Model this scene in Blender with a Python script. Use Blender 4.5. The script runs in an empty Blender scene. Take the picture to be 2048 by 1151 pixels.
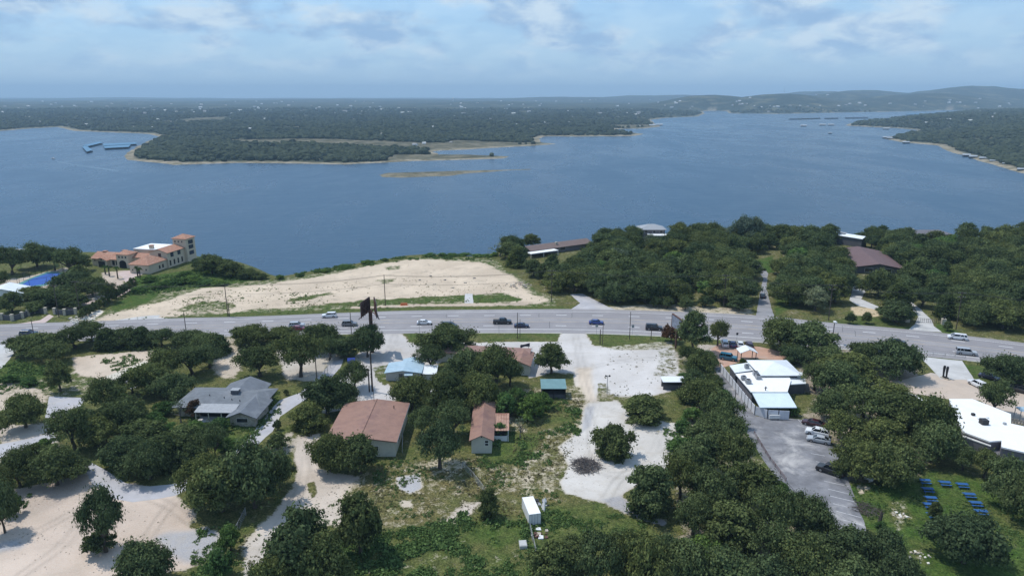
import bpy, bmesh, math, random
import numpy as np
from mathutils import Vector, Matrix

# ------------------------------------------------------------------ camera, sky, sun
S = bpy.context.scene
F, CAMH, HORIZON = 1409.0, 70.0, 190.0
PIT = math.atan((575.5 - HORIZON) / F)
CP, SP = math.cos(PIT), math.sin(PIT)
cam_d = bpy.data.cameras.new('camera'); cam = bpy.data.objects.new('camera', cam_d)
S.collection.objects.link(cam); S.camera = cam
cam.location = (0, 0, CAMH); cam.rotation_euler = (math.radians(90) - PIT, 0, 0)
cam_d.sensor_width = 36; cam_d.lens = 36 * F / 2048; cam_d.clip_start = 1; cam_d.clip_end = 80000

SUN_ELEV, SUN_AZ = 63.0, -66.0          # azimuth from +Y, clockwise positive
w = bpy.data.worlds.new('World'); S.world = w; w.use_nodes = True
nt = w.node_tree; nt.nodes.clear()
def N(t, ty, **k):
    n = t.nodes.new(ty)
    for a, b in k.items(): setattr(n, a, b)
    return n
def math_n(t, op, a=None, b=None, c=None, clamp=False):
    n = N(t, 'ShaderNodeMath', operation=op, use_clamp=clamp)
    for i, v in enumerate((a, b, c)):
        if v is None: continue
        if isinstance(v, (int, float)): n.inputs[i].default_value = v
        else: t.links.new(v, n.inputs[i])
    return n.outputs[0]
def mix_n(t, f, a, b, mode='MIX'):
    n = N(t, 'ShaderNodeMix', data_type='RGBA', blend_type=mode, clamp_factor=True)
    for s, v in ((n.inputs[0], f), (n.inputs[6], a), (n.inputs[7], b)):
        if isinstance(v, (int, float)): s.default_value = v
        elif isinstance(v, tuple): s.default_value = v if len(v) == 4 else (*v, 1)
        else: t.links.new(v, s)
    return n.outputs[2]
def noise_n(t, vec, scale, detail=4, rough=0.55, dist=0.0):
    n = N(t, 'ShaderNodeTexNoise'); n.inputs['Scale'].default_value = scale
    n.inputs['Detail'].default_value = detail; n.inputs['Roughness'].default_value = rough
    n.inputs['Distortion'].default_value = dist
    if vec is not None: t.links.new(vec, n.inputs['Vector'])
    return n.outputs['Fac']
def ramp_n(t, fac, lo, hi, smooth=True):
    n = N(t, 'ShaderNodeMapRange', interpolation_type='SMOOTHSTEP' if smooth else 'LINEAR')
    n.inputs[1].default_value = lo; n.inputs[2].default_value = hi
    t.links.new(fac, n.inputs[0]); return n.outputs[0]

sky = N(nt, 'ShaderNodeTexSky', sky_type='NISHITA', sun_disc=False)
sky.sun_elevation = math.radians(SUN_ELEV); sky.sun_rotation = math.radians(SUN_AZ)
sky.altitude = 300; sky.air_density = 1.3; sky.dust_density = 0.25; sky.ozone_density = 3.0
tc = N(nt, 'ShaderNodeTexCoord'); sep = N(nt, 'ShaderNodeSeparateXYZ'); nt.links.new(tc.outputs['Generated'], sep.inputs[0])
zz = math_n(nt, 'MAXIMUM', sep.outputs[2], 0.0)
den = math_n(nt, 'ADD', zz, 0.36)
cx = math_n(nt, 'DIVIDE', sep.outputs[0], den); cy = math_n(nt, 'DIVIDE', sep.outputs[1], den)
cmb = N(nt, 'ShaderNodeCombineXYZ'); nt.links.new(cx, cmb.inputs[0]); nt.links.new(cy, cmb.inputs[1])
n1 = noise_n(nt, cmb.outputs[0], 3.6, 9, 0.56, 0.15)
m1 = ramp_n(nt, n1, 0.42, 0.58)
n2 = noise_n(nt, cmb.outputs[0], 6.5, 9, 0.56, 0.2)
m2 = ramp_n(nt, n2, 0.38, 0.64)
fade = ramp_n(nt, sep.outputs[2], 0.0, 0.075)
cm = math_n(nt, 'MULTIPLY', math_n(nt, 'ADD', math_n(nt, 'MULTIPLY', m1, 0.72), 0.22), fade)
cloudcol = mix_n(nt, m2, (2.4, 3.7, 5.5), (4.7, 5.7, 6.6))
skyt = mix_n(nt, 1.0, sky.outputs[0], (0.76, 1.02, 1.28), 'MULTIPLY')
lowhaze = math_n(nt, 'MULTIPLY', math_n(nt, 'SUBTRACT', 1.0, ramp_n(nt, sep.outputs[2], -0.02, 0.32)), 0.85)   # pale summer haze low in the sky, all round
skyt = mix_n(nt, lowhaze, skyt, (3.0, 4.3, 6.0))
skyc = mix_n(nt, cm, skyt, cloudcol)
bg = N(nt, 'ShaderNodeBackground'); bg.inputs['Strength'].default_value = 0.14
out = N(nt, 'ShaderNodeOutputWorld'); nt.links.new(skyc, bg.inputs[0]); nt.links.new(bg.outputs[0], out.inputs[0])

sl = bpy.data.lights.new('sun', 'SUN'); sl.energy = 3.4; sl.angle = math.radians(0.55); sl.color = (1.0, 0.96, 0.9)
sun = bpy.data.objects.new('sun', sl); S.collection.objects.link(sun)
el, az = math.radians(SUN_ELEV), math.radians(SUN_AZ)
sdir = Vector((math.sin(az) * math.cos(el), math.cos(az) * math.cos(el), math.sin(el)))
sun.rotation_euler = (-sdir).to_track_quat('-Z', 'Y').to_euler()
S.view_settings.view_transform = 'Standard'; S.view_settings.look = 'None'
S.view_settings.gamma = 1; S.view_settings.exposure = 0.0; S.view_settings.use_curve_mapping = False
S.render.engine = 'CYCLES'
cy_ = S.cycles; cy_.use_denoising = True
try: cy_.denoiser = 'OPENIMAGEDENOISE'
except Exception: pass
cy_.max_bounces = 5; cy_.diffuse_bounces = 2; cy_.glossy_bounces = 2; cy_.transmission_bounces = 2
cy_.transparent_max_bounces = 4; cy_.volume_bounces = 0; cy_.caustics_reflective = False; cy_.caustics_refractive = False
cy_.sample_clamp_indirect = 4

R = random.Random(7); RN = np.random.default_rng(7)
WATER = -55.0
COL = S.collection.objects

# ------------------------------------------------------------------ geometry helpers
def G(px, py, z=0.0):
    "point of the plane z seen at photo pixel px, py"
    a = (px - 1024) / F; b = (575.5 - py) / F
    t = (z - CAMH) / (-SP + b * CP)
    return Vector((a * t, (CP + b * SP) * t, z))
def pxm(px, py, z=0.0):
    p = G(px, py, z); return F / (p.y * CP + (CAMH - z) * SP)
def smooth(x): x = np.clip(x, 0, 1); return x * x * (3 - 2 * x)
_tab = RN.random((256, 256))
def vnoise(X, Y, s, o=0):
    x = X / s + 37.3 * o; y = Y / s + 91.7 * o
    xi = np.floor(x).astype(int); yi = np.floor(y).astype(int); fx = smooth(x - xi); fy = smooth(y - yi)
    g = lambda i, j: _tab[i % 256, j % 256]
    return (g(xi, yi) * (1 - fx) + g(xi + 1, yi) * fx) * (1 - fy) + (g(xi, yi + 1) * (1 - fx) + g(xi + 1, yi + 1) * fx) * fy
def fbm(X, Y, s, n=4, o=0):
    v = 0; a = 0.5; t = 0
    for k in range(n): v = v + a * vnoise(X, Y, s / 2 ** k, o + k); t += a; a *= 0.5
    return v / t
def sdf(poly, X, Y):
    "signed distance to polygon, positive inside"
    P = np.array([(p[0], p[1]) for p in poly]); d = np.full(X.shape, 1e18); ins = np.zeros(X.shape, bool)
    for i in range(len(P)):
        ax, ay = P[i]; bx, by = P[(i + 1) % len(P)]
        ex, ey = bx - ax, by - ay; wx, wy = X - ax, Y - ay
        t = np.clip((wx * ex + wy * ey) / (ex * ex + ey * ey + 1e-12), 0, 1)
        d = np.minimum(d, (wx - ex * t) ** 2 + (wy - ey * t) ** 2)
        c = ((ay > Y) != (by > Y)) & (X < (bx - ax) * (Y - ay) / ((by - ay) if abs(by - ay) > 1e-12 else 1e-12) + ax)
        ins ^= c
    d = np.sqrt(d); return np.where(ins, d, -d)

class MB:
    "collects faces for ONE mesh object"
    def __init__(s): s.v = []; s.f = []
    def add(s, vs, fs):
        o = len(s.v); s.v += [tuple(v) for v in vs]; s.f += [tuple(i + o for i in f) for f in fs]; return s
    def box(s, x0, x1, y0, y1, z0, z1):
        return s.add([(x0, y0, z0), (x1, y0, z0), (x1, y1, z0), (x0, y1, z0), (x0, y0, z1), (x1, y0, z1), (x1, y1, z1), (x0, y1, z1)],
                     [(3, 2, 1, 0), (4, 5, 6, 7), (0, 1, 5, 4), (1, 2, 6, 5), (2, 3, 7, 6), (3, 0, 4, 7)])
    def prism(s, poly, z0, z1):
        n = len(poly); zt = z1 if isinstance(z1, (list, tuple)) else [z1] * n; zb = z0 if isinstance(z0, (list, tuple)) else [z0] * n
        if sum(poly[i][0] * poly[(i + 1) % n][1] - poly[(i + 1) % n][0] * poly[i][1] for i in range(n)) < 0:
            poly = poly[::-1]; zt = list(zt)[::-1]; zb = list(zb)[::-1]
        return s.add([(p[0], p[1], zb[i]) for i, p in enumerate(poly)] + [(p[0], p[1], zt[i]) for i, p in enumerate(poly)],
                     [tuple(range(n))[::-1], tuple(range(n, 2 * n))] + [(i, (i + 1) % n, n + (i + 1) % n, n + i) for i in range(n)])
    def tube(s, pts, rad, n=6):
        pts = [Vector(p) for p in pts]; rad = rad if isinstance(rad, (list, tuple)) else [rad] * len(pts)
        o = []; 
        for i, p in enumerate(pts):
            d = (pts[min(i + 1, len(pts) - 1)] - pts[max(i - 1, 0)]).normalized()
            a = d.cross(Vector((0, 0, 1)) if abs(d.z) < 0.95 else Vector((1, 0, 0))).normalized(); b = d.cross(a)
            o += [p + (a * math.cos(2 * math.pi * k / n) + b * math.sin(2 * math.pi * k / n)) * rad[i] for k in range(n)]
        m = len(pts)
        fs = [(i * n + k, i * n + (k + 1) % n, (i + 1) * n + (k + 1) % n, (i + 1) * n + k) for i in range(m - 1) for k in range(n)]
        return s.add(o, fs + [tuple(range(n))[::-1], tuple(range((m - 1) * n, m * n))])
    def slab(s, quad, t):
        "polygon in space with thickness t below it"
        n = len(quad); q = [Vector(p) for p in quad]
        nr = (q[1] - q[0]).cross(q[2] - q[0])
        if nr.z < 0: q = q[::-1]
        return s.add(q + [p - Vector((0, 0, t)) for p in q], [tuple(range(n)), tuple(range(n, 2 * n))[::-1]] + [(i, n + i, n + (i + 1) % n, (i + 1) % n) for i in range(n)])
    def loft(s, rings):
        n = len(rings[0]); m = len(rings)
        return s.add([p for r in rings for p in r], [(i * n + k, (i + 1) * n + k, (i + 1) * n + (k + 1) % n, i * n + (k + 1) % n) for i in range(m - 1) for k in range(n)]
                     + [tuple(range(n)), tuple(range((m - 1) * n, m * n))[::-1]])
    def data(s, name):
        me = bpy.data.meshes.new(name); me.from_pydata(s.v, [], s.f); 
        bm = bmesh.new(); bm.from_mesh(me); bmesh.ops.recalc_face_normals(bm, faces=bm.faces); bm.to_mesh(me); bm.free()
        return me
    def build(s, name, mat, parent=None, smoothf=False):
        return obj(name, s.data(name), mat, parent, smoothf)
def obj(name, me, mat, parent=None, smoothf=False):
    o = bpy.data.objects.new(name, me); COL.link(o)
    if mat is not None and not me.materials: me.materials.append(M[mat] if isinstance(mat, str) else mat)
    if smoothf: me.shade_smooth()
    if parent: o.parent = parent
    return o
def tag(o, label, cat, group=None, kind=None):
    if label: o['label'] = label
    if cat: o['category'] = cat
    if group: o['group'] = group
    if kind: o['kind'] = kind
    return o
def thing(name, label, cat, loc=(0, 0, 0), rz=0.0, group=None):
    o = bpy.data.objects.new(name, None); COL.link(o); o.empty_display_size = 0.3
    o.location = loc; o.rotation_euler = (0, 0, rz); return tag(o, label, cat, group)
def struct(o): o['kind'] = 'structure'; return o
def np_mesh(name, V, Fq, attrs=None, smoothf=True):
    me = bpy.data.meshes.new(name); V = np.asarray(V, np.float32); Fq = np.asarray(Fq, np.int32); k = Fq.shape[1]
    me.vertices.add(len(V)); me.vertices.foreach_set('co', V.ravel())
    me.loops.add(Fq.size); me.loops.foreach_set('vertex_index', Fq.ravel())
    me.polygons.add(len(Fq)); me.polygons.foreach_set('loop_start', np.arange(0, Fq.size, k, dtype=np.int32))
    try: me.polygons.foreach_set('loop_total', np.full(len(Fq), k, np.int32))
    except Exception: pass
    me.update(calc_edges=True)
    for n, a in (attrs or {}).items():
        if a.ndim == 1: me.attributes.new(n, 'FLOAT', 'POINT').data.foreach_set('value', a.astype(np.float32))
        else: me.attributes.new(n, 'FLOAT_COLOR', 'POINT').data.foreach_set('color', np.concatenate([a, np.ones((len(a), 1))], 1).astype(np.float32).ravel())
    if smoothf: me.shade_smooth()
    return me

# ------------------------------------------------------------------ materials
M = {}
def mat(name, col, rough=0.8, var=0.12, scale=1.0, bump=0.0, bscale=None, metal=0.0, spec=0.3, dirt=None, dscale=0.25, damt=0.5, coord='Object', stretch=None):
    m = bpy.data.materials.new(name); m.use_nodes = True; t = m.node_tree; b = t.nodes['Principled BSDF']
    b.inputs['Roughness'].default_value = rough; b.inputs['Metallic'].default_value = metal; b.inputs['Specular IOR Level'].default_value = spec
    co = N(t, 'ShaderNodeTexCoord').outputs[coord]
    if stretch:
        mp = N(t, 'ShaderNodeMapping'); mp.inputs['Scale'].default_value = stretch; t.links.new(co, mp.inputs[0]); co = mp.outputs[0]
    n = noise_n(t, co, scale, 5, 0.6)
    f = ramp_n(t, n, 0.3, 0.7, False)
    c = mix_n(t, f, tuple(x * (1 - var) for x in col), tuple(min(1, x * (1 + var)) for x in col))
    if dirt:
        d = ramp_n(t, noise_n(t, co, dscale, 6, 0.65, 0.4), 0.48, 0.7)
        c = mix_n(t, math_n(t, 'MULTIPLY', d, damt), c, dirt)
    t.links.new(c, b.inputs['Base Color'])
    if bump:
        bn = N(t, 'ShaderNodeBump'); bn.inputs['Strength'].default_value = bump
        t.links.new(noise_n(t, co, bscale or scale * 4, 4), bn.inputs['Height']); t.links.new(bn.outputs[0], b.inputs['Normal'])
    M[name] = m; return m
def wave_roof(name, col, scale, axis='X', var=0.1, rough=0.5, dirt=None, metal=0.0, bump=0.5, damt=0.5, prof='SIN'):
    m = mat(name, col, rough, var, 0.6, metal=metal, dirt=dirt, dscale=0.35, damt=damt, spec=0.4); t = m.node_tree; b = t.nodes['Principled BSDF']
    wv = N(t, 'ShaderNodeTexWave', bands_direction=axis, wave_profile=prof); wv.inputs['Scale'].default_value = scale; wv.inputs['Distortion'].default_value = 0
    t.links.new(N(t, 'ShaderNodeTexCoord').outputs['Object'], wv.inputs[0])
    bn = N(t, 'ShaderNodeBump'); bn.inputs['Strength'].default_value = bump; bn.inputs['Distance'].default_value = 0.05
    t.links.new(wv.outputs['Fac'], bn.inputs['Height']); t.links.new(bn.outputs[0], b.inputs['Normal']); return m

mat('asphalt_patchy', (0.185, 0.185, 0.195), 0.85, 0.35, 0.3, 0.2, 6, dirt=(0.46, 0.44, 0.42), dscale=0.13, damt=0.95)
mat('concrete', (0.50, 0.49, 0.47), 0.85, 0.10, 0.3, 0.15, 5, dirt=(0.33, 0.32, 0.30), dscale=0.12, damt=0.5)
mat('pale_drive', (0.42, 0.41, 0.42), 0.9, 0.12, 0.3, 0.15, 5, dirt=(0.50, 0.45, 0.38), dscale=0.2, damt=0.5)
mat('lane_grey', (0.27, 0.265, 0.27), 0.9, 0.15, 0.3, 0.15, 5, dirt=(0.16, 0.16, 0.17), dscale=0.2, damt=0.5)
mat('brick_paving', (0.47, 0.29, 0.21), 0.9, 0.12, 0.4, 0.1, 8, dirt=(0.40, 0.33, 0.28), dscale=0.2)
mat('pink_paving', (0.50, 0.40, 0.36), 0.9, 0.12, 0.4, 0.1, 8)
mat('tan_lot', (0.50, 0.41, 0.33), 0.9, 0.10, 0.2, 0.1, 4, dirt=(0.40, 0.37, 0.34), dscale=0.1)
mat('white_paint', (0.78, 0.78, 0.76), 0.7, 0.1, 2, dirt=(0.5, 0.5, 0.5), dscale=0.8, damt=0.4)
mat('yellow_paint', (0.52, 0.40, 0.24), 0.7, 0.15, 2, dirt=(0.3, 0.28, 0.27), dscale=0.8, damt=0.8)
mat('kerb', (0.60, 0.57, 0.47), 0.9, 0.15, 1)
mat('court_blue', (0.02, 0.09, 0.36), 0.7, 0.08, 0.5); mat('court_green', (0.07, 0.22, 0.22), 0.7, 0.1, 0.5)
mat('bark', (0.075, 0.062, 0.05), 0.95, 0.3, 3, 0.4, 10); mat('dead_wood', (0.16, 0.145, 0.135), 0.95, 0.3, 3); mat('brush_wood', (0.11, 0.095, 0.09), 0.95, 0.35, 3)
mat('wood_pole', (0.075, 0.06, 0.05), 0.9, 0.25, 2); mat('dark_metal', (0.03, 0.03, 0.033), 0.6, 0.2, 3); mat('rust_metal', (0.115, 0.058, 0.045), 0.8, 0.3, 2)
mat('grey_metal', (0.35, 0.36, 0.37), 0.5, 0.1, 2, metal=0.3); mat('white_metal', (0.72, 0.73, 0.73), 0.5, 0.05, 1, dirt=(0.5, 0.49, 0.46), dscale=0.7, damt=0.4)
mat('galv', (0.32, 0.33, 0.34), 0.5, 0.15, 2); mat('board_back', (0.065, 0.04, 0.036), 0.85, 0.3, 1.5); mat('board_face', (0.20, 0.22, 0.27), 0.6, 0.35, 0.8)
wave_roof('brown_roof', (0.27, 0.155, 0.115), 1.0, 'Y', 0.12, 0.75, (0.19, 0.105, 0.09), bump=0.25, damt=0.75)
wave_roof('brown_roof_long', (0.28, 0.17, 0.14), 1.0, 'X', 0.10, 0.75, (0.25, 0.13, 0.11), bump=0.15)
wave_roof('grey_shingle', (0.15, 0.165, 0.18), 1.6, 'Y', 0.16, 0.85, (0.24, 0.25, 0.265), bump=0.3, damt=0.6)
wave_roof('grey_shingle_side', (0.14, 0.155, 0.175), 1.6, 'X', 0.16, 0.85, (0.22, 0.235, 0.25), bump=0.3, damt=0.6)
wave_roof('rust_sheet', (0.42, 0.26, 0.19), 2.5, 'X', 0.2, 0.7, (0.25, 0.11, 0.07), bump=0.5, damt=0.8)
wave_roof('blue_roof', (0.37, 0.49, 0.56), 1.2, 'X', 0.08, 0.5, (0.25, 0.38, 0.47)); wave_roof('teal_roof', (0.15, 0.265, 0.27), 1.2, 'X', 0.1, 0.5, (0.11, 0.20, 0.205))
wave_roof('white_roof_seam', (0.74, 0.77, 0.78), 0.9, 'X', 0.05, 0.45, (0.60, 0.63, 0.64), bump=0.25, damt=0.5)
mat('white_membrane', (0.80, 0.80, 0.78), 0.7, 0.03, 0.3, dirt=(0.70, 0.69, 0.66), dscale=0.3, damt=0.6)
wave_roof('pale_blue_roof', (0.62, 0.71, 0.74), 0.9, 'X', 0.05, 0.45, (0.53, 0.62, 0.66), bump=0.25)
wave_roof('maroon_roof', (0.135, 0.082, 0.078), 0.8, 'Y', 0.12, 0.7, bump=0.2); wave_roof('umber_roof', (0.16, 0.115, 0.10), 0.8, 'X', 0.12, 0.7, bump=0.2)
mat('tile_roof', (0.36, 0.185, 0.125), 0.85, 0.35, 2.2, 0.5, 5, dirt=(0.46, 0.32, 0.23), dscale=1.2, damt=0.8)
mat('stucco', (0.55, 0.47, 0.36), 0.9, 0.06, 0.5, 0.1, 8); mat('cream_wall', (0.55, 0.54, 0.46), 0.85, 0.05, 0.8, dirt=(0.42, 0.41, 0.36), dscale=0.6)
mat('block_wall', (0.46, 0.46, 0.44), 0.9, 0.12, 0.8, dirt=(0.30, 0.29, 0.27), dscale=0.4); mat('stone_wall', (0.40, 0.37, 0.31), 0.95, 0.35, 1.6, 0.5, 3)
mat('white_wall', (0.70, 0.71, 0.70), 0.8, 0.05, 0.8, dirt=(0.5, 0.5, 0.47), dscale=0.7); mat('dark_wall', (0.10, 0.10, 0.11), 0.8, 0.15, 0.8); mat('grey_wall', (0.155, 0.15, 0.165), 0.8, 0.1, 0.8)
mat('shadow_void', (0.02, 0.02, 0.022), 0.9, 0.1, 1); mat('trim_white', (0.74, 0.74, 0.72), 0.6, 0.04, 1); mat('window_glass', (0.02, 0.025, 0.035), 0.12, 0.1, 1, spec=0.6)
mat('panel_white', (0.66, 0.68, 0.72), 0.55, 0.06, 0.7, dirt=(0.52, 0.52, 0.53), dscale=0.5); mat('navy_post', (0.02, 0.025, 0.045), 0.6, 0.1, 1)
mat('blue_bin', (0.012, 0.035, 0.22), 0.5, 0.1, 1); mat('orange_paint', (0.60, 0.16, 0.06), 0.6, 0.1, 1); mat('orange_awning', (0.50, 0.18, 0.07), 0.8, 0.15, 1)
mat('picnic_blue', (0.032, 0.115, 0.31), 0.5, 0.12, 1.5); mat('limestone', (0.46, 0.41, 0.33), 0.95, 0.2, 1.5, 0.4, 4); mat('rock_white', (0.68, 0.65, 0.58), 0.95, 0.15, 1.5, 0.4, 4)
mat('marina_blue', (0.07, 0.19, 0.30), 0.5, 0.06, 0.1); mat('dock_dark', (0.035, 0.05, 0.075), 0.7, 0.2, 0.1); mat('dock_grey', (0.30, 0.33, 0.35), 0.7, 0.2, 0.1)
mat('far_white', (0.72, 0.71, 0.68), 0.7, 0.1, 0.05); mat('far_tan', (0.48, 0.43, 0.36), 0.8, 0.1, 0.05); mat('far_grey', (0.33, 0.32, 0.32), 0.8, 0.1, 0.05)
mat('tyre', (0.012, 0.012, 0.013), 0.8, 0.1, 4); mat('rim', (0.35, 0.35, 0.36), 0.3, 0.1, 4, metal=0.7); mat('car_glass', (0.012, 0.015, 0.02), 0.08, 0.1, 1, spec=0.7)
mat('lamp_red', (0.35, 0.015, 0.012), 0.3, 0.1, 4); mat('lamp_clear', (0.7, 0.7, 0.68), 0.2, 0.05, 4); mat('wire', (0.03, 0.03, 0.035), 0.6, 0.1, 1)
for nme, c in dict(car_white=(0.72, 0.73, 0.74), car_silver=(0.38, 0.40, 0.42), car_grey=(0.14, 0.145, 0.155), car_black=(0.012, 0.012, 0.015), car_navy=(0.012, 0.02, 0.06),
                   car_blue=(0.02, 0.05, 0.22), car_red=(0.16, 0.01, 0.02), car_maroon=(0.05, 0.012, 0.015), car_teal=(0.01, 0.12, 0.19), car_purple=(0.03, 0.02, 0.10)).items():
    mat(nme, c, 0.3, 0.03, 1, spec=0.5); M[nme].node_tree.nodes['Principled BSDF'].inputs['Coat Weight'].default_value = 0.5

def leaf_mat(name, dark, light, trans=0.32):
    m = bpy.data.materials.new(name); m.use_nodes = True; t = m.node_tree; t.nodes.clear()
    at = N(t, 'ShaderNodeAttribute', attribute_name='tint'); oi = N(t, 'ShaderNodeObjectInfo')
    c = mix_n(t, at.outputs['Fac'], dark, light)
    tone = mix_n(t, oi.outputs['Random'], (0.72, 0.79, 0.77), (1.28, 1.25, 1.04))
    c = mix_n(t, 1.0, c, tone, 'MULTIPLY')
    c = mix_n(t, 1.0, c, mix_n(t, math_n(t, 'FRACT', math_n(t, 'MULTIPLY', oi.outputs['Random'], 7.31)), (1.08, 1.01, 0.86), (0.92, 0.99, 1.06)), 'MULTIPLY')
    d = N(t, 'ShaderNodeBsdfDiffuse'); tr = N(t, 'ShaderNodeBsdfTranslucent'); ms = N(t, 'ShaderNodeMixShader'); ms.inputs[0].default_value = trans
    o = N(t, 'ShaderNodeOutputMaterial')
    t.links.new(c, d.inputs[0]); t.links.new(c, tr.inputs[0]); t.links.new(d.outputs[0], ms.inputs[1]); t.links.new(tr.outputs[0], ms.inputs[2]); t.links.new(ms.outputs[0], o.inputs[0])
    M[name] = m
leaf_mat('leaf_oak', (0.036, 0.053, 0.024), (0.168, 0.204, 0.094))
leaf_mat('leaf_green', (0.042, 0.078, 0.026), (0.16, 0.25, 0.084))
leaf_mat('leaf_juniper', (0.030, 0.046, 0.022), (0.115, 0.150, 0.068))
leaf_mat('leaf_pale', (0.07, 0.09, 0.06), (0.24, 0.28, 0.20))
leaf_mat('leaf_red', (0.06, 0.030, 0.020), (0.16, 0.09, 0.06))
leaf_mat('leaf_weed', (0.055, 0.095, 0.030), (0.19, 0.27, 0.10))
leaf_mat('leaf_dry', (0.10, 0.09, 0.05), (0.24, 0.21, 0.12))
leaf_mat('leaf_far', (0.024, 0.036, 0.018), (0.060, 0.080, 0.038), 0.0)

# ------------------------------------------------------------------ near terrain
edge_px = [(-900, 500), (-300, 503), (0, 505), (180, 508), (330, 508), (405, 518), (470, 542), (535, 558), (570, 556), (700, 534), (850, 513), (985, 517),
           (1010, 503), (1100, 492), (1300, 481), (1600, 476), (2048, 478), (2500, 480), (3000, 482)]
plateau = [(-700, 30), *[tuple(G(*p)[:2]) for p in edge_px], (700, 30)]
nr, nc = 400, 620
ys = 62 * (640 / 62) ** (np.arange(nr) / (nr - 1)); us = np.linspace(-1.12, 1.12, nc)
GX = (us[None, :] * ys[:, None]).ravel(); GY = np.repeat(ys, nc)
sd_edge = sdf(plateau, GX, GY)
def drop(sd, X, Y):
    return -64 * smooth((-sd) / 95.0) + np.where(sd < 0, (fbm(X, Y, 25, 3, 5) - 0.5) * 5 * np.clip(-sd / 15, 0, 1), 0)
GZ = np.where(sd_edge < 0, drop(sd_edge, GX, GY), 0.0)
soil = np.tile(np.array([0.40, 0.35, 0.26]), (len(GX), 1)); veg = np.full(len(GX), 0.80); lush = np.full(len(GX), 0.42); cls = np.zeros(len(GX), int)
edgen = (fbm(GX, GY, 9, 4, 2) - 0.5)
def paint(px, col, v, l, feather=1.2, ragged=2.5, cl=None, amt=1.0):
    global soil, veg, lush
    poly = [tuple(G(*p)[:2]) for p in px]; a = np.array(poly)
    m = 8; k = (GX > a[:, 0].min() - m) & (GX < a[:, 0].max() + m) & (GY > a[:, 1].min() - m) & (GY < a[:, 1].max() + m)
    if not k.any(): return
    s = sdf(poly, GX[k], GY[k]) + edgen[k] * ragged * 2
    f = smooth(s / feather + 0.5) * amt
    if col is not None: soil[k] = soil[k] * (1 - f[:, None]) + np.array(col) * f[:, None]
    veg[k] = veg[k] * (1 - f) + v * f; lush[k] = lush[k] * (1 - f) + l * f
    if cl is not None: cls[np.where(k)[0][f > 0.5]] = cl
SANDY, GRAVEL, DIRT, LAWN = 1, 2, 3, 4
sand_c, grav_c, dirt_c, grey_c, tan_c = (0.58, 0.475, 0.355), (0.56, 0.54, 0.52), (0.56, 0.455, 0.37), (0.37, 0.37, 0.385), (0.52, 0.43, 0.33)
# beyond the highway
paint([(990, 480), (2300, 470), (2300, 720), (2048, 690), (1640, 650), (1540, 634), (1200, 622), (1090, 600), (1040, 560)], (0.33, 0.29, 0.2), 0.72, 0.35)
paint([(-300, 495), (540, 500), (540, 560), (300, 590), (190, 640), (-300, 660)], (0.36, 0.31, 0.22), 0.75, 0.5)
paint([(170, 650), (190, 630), (250, 605), (310, 580), (380, 570), (540, 560), (700, 535), (850, 513), (985, 517), (1040, 560), (1110, 600), (1120, 616), (1000, 622), (660, 630), (330, 640)], (0.5, 0.42, 0.3), 0.62, 0.75)
paint([(195, 640), (330, 600), (340, 592), (400, 578), (545, 567), (640, 551), (740, 533), (800, 522), (850, 518), (960, 524), (1000, 540), (1045, 575), (1095, 600), (1075, 606), (950, 596), (800, 602), (700, 607), (560, 617), (450, 622), (330, 634)], sand_c, 0.24, 0.5, 3, 4, SANDY)
for px, v, l in [([(215, 615), (260, 592), (310, 584), (318, 590), (280, 606), (235, 620)], 0.85, 0.9), ([(345, 620), (400, 600), (470, 604), (455, 620), (390, 628)], 0.62, 0.7),
              ([(580, 600), (605, 592), (660, 583), (668, 588), (620, 600)], 0.72, 0.7), ([(640, 606), (760, 597), (930, 588), (1000, 592), (1000, 600), (860, 604), (760, 612), (640, 616)], 0.72, 0.75),
              ([(755, 560), (800, 556), (770, 566)], 0.6, 0.7), ([(770, 534), (800, 530), (798, 537), (775, 540)], 0.6, 0.8), ([(360, 598), (420, 590), (430, 594), (370, 602)], 0.6, 0.8), ([(1040, 560), (1065, 575), (1090, 592), (1060, 590)], 0.6, 0.8),
              ([(940, 592), (1010, 585), (1040, 598), (1000, 604), (945, 606)], 0.8, 0.8)]:
    paint(px, None, v, l, 2, 3)
paint([(700, 612), (900, 608), (1060, 604), (1060, 608), (900, 614), (700, 618)], (0.5, 0.4, 0.3), 0.3, 0.3, 1, 2)
paint([(330, 634), (560, 622), (700, 617), (900, 612), (1130, 612), (1130, 620), (828, 622), (664, 628), (500, 635), (336, 640)], None, 0.86, 0.62, 1, 0.6, LAWN)
paint([(1220, 612), (1300, 607), (1400, 612), (1500, 618), (1512, 634), (1400, 626), (1220, 621)], (0.48, 0.41, 0.3), 0.42, 0.25, 1, 1)
paint([(1640, 644), (1700, 634), (1740, 620), (1800, 650), (1830, 655), (1815, 662), (1640, 650)], None, 0.8, 0.7, 1, 0.6, LAWN)
paint([(1700, 612), (1760, 618), (1750, 632), (1705, 628)], (0.55, 0.43, 0.26), 0.35, 0.3)
paint([(1868, 642), (1900, 655), (1930, 668), (1925, 674), (1875, 662)], None, 0.92, 0.85, 1, 0.5, LAWN)
paint([(1548, 570), (1580, 560), (1600, 610), (1550, 632)], None, 0.85, 0.8, 1, 0.6); paint([(1510, 520), (1545, 512), (1548, 545), (1535, 545)], None, 0.9, 0.95, 1, 0.6)
paint([(275, 560), (330, 545), (420, 535), (520, 556), (430, 572), (300, 585), (255, 592)], None, 0.95, 0.85, 2, 2)
paint([(268, 553), (284, 552), (292, 570), (272, 572)], None, 1.0, 1.0, 0.8, 0.4); paint([(180, 560), (212, 555), (218, 566), (180, 570)], None, 1.0, 0.95, 0.8, 0.4)
paint([(205, 545), (262, 540), (250, 560), (235, 585), (180, 605), (170, 590), (200, 575)], (0.48, 0.39, 0.31), 0.1, 0.3, 1, 1)
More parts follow.
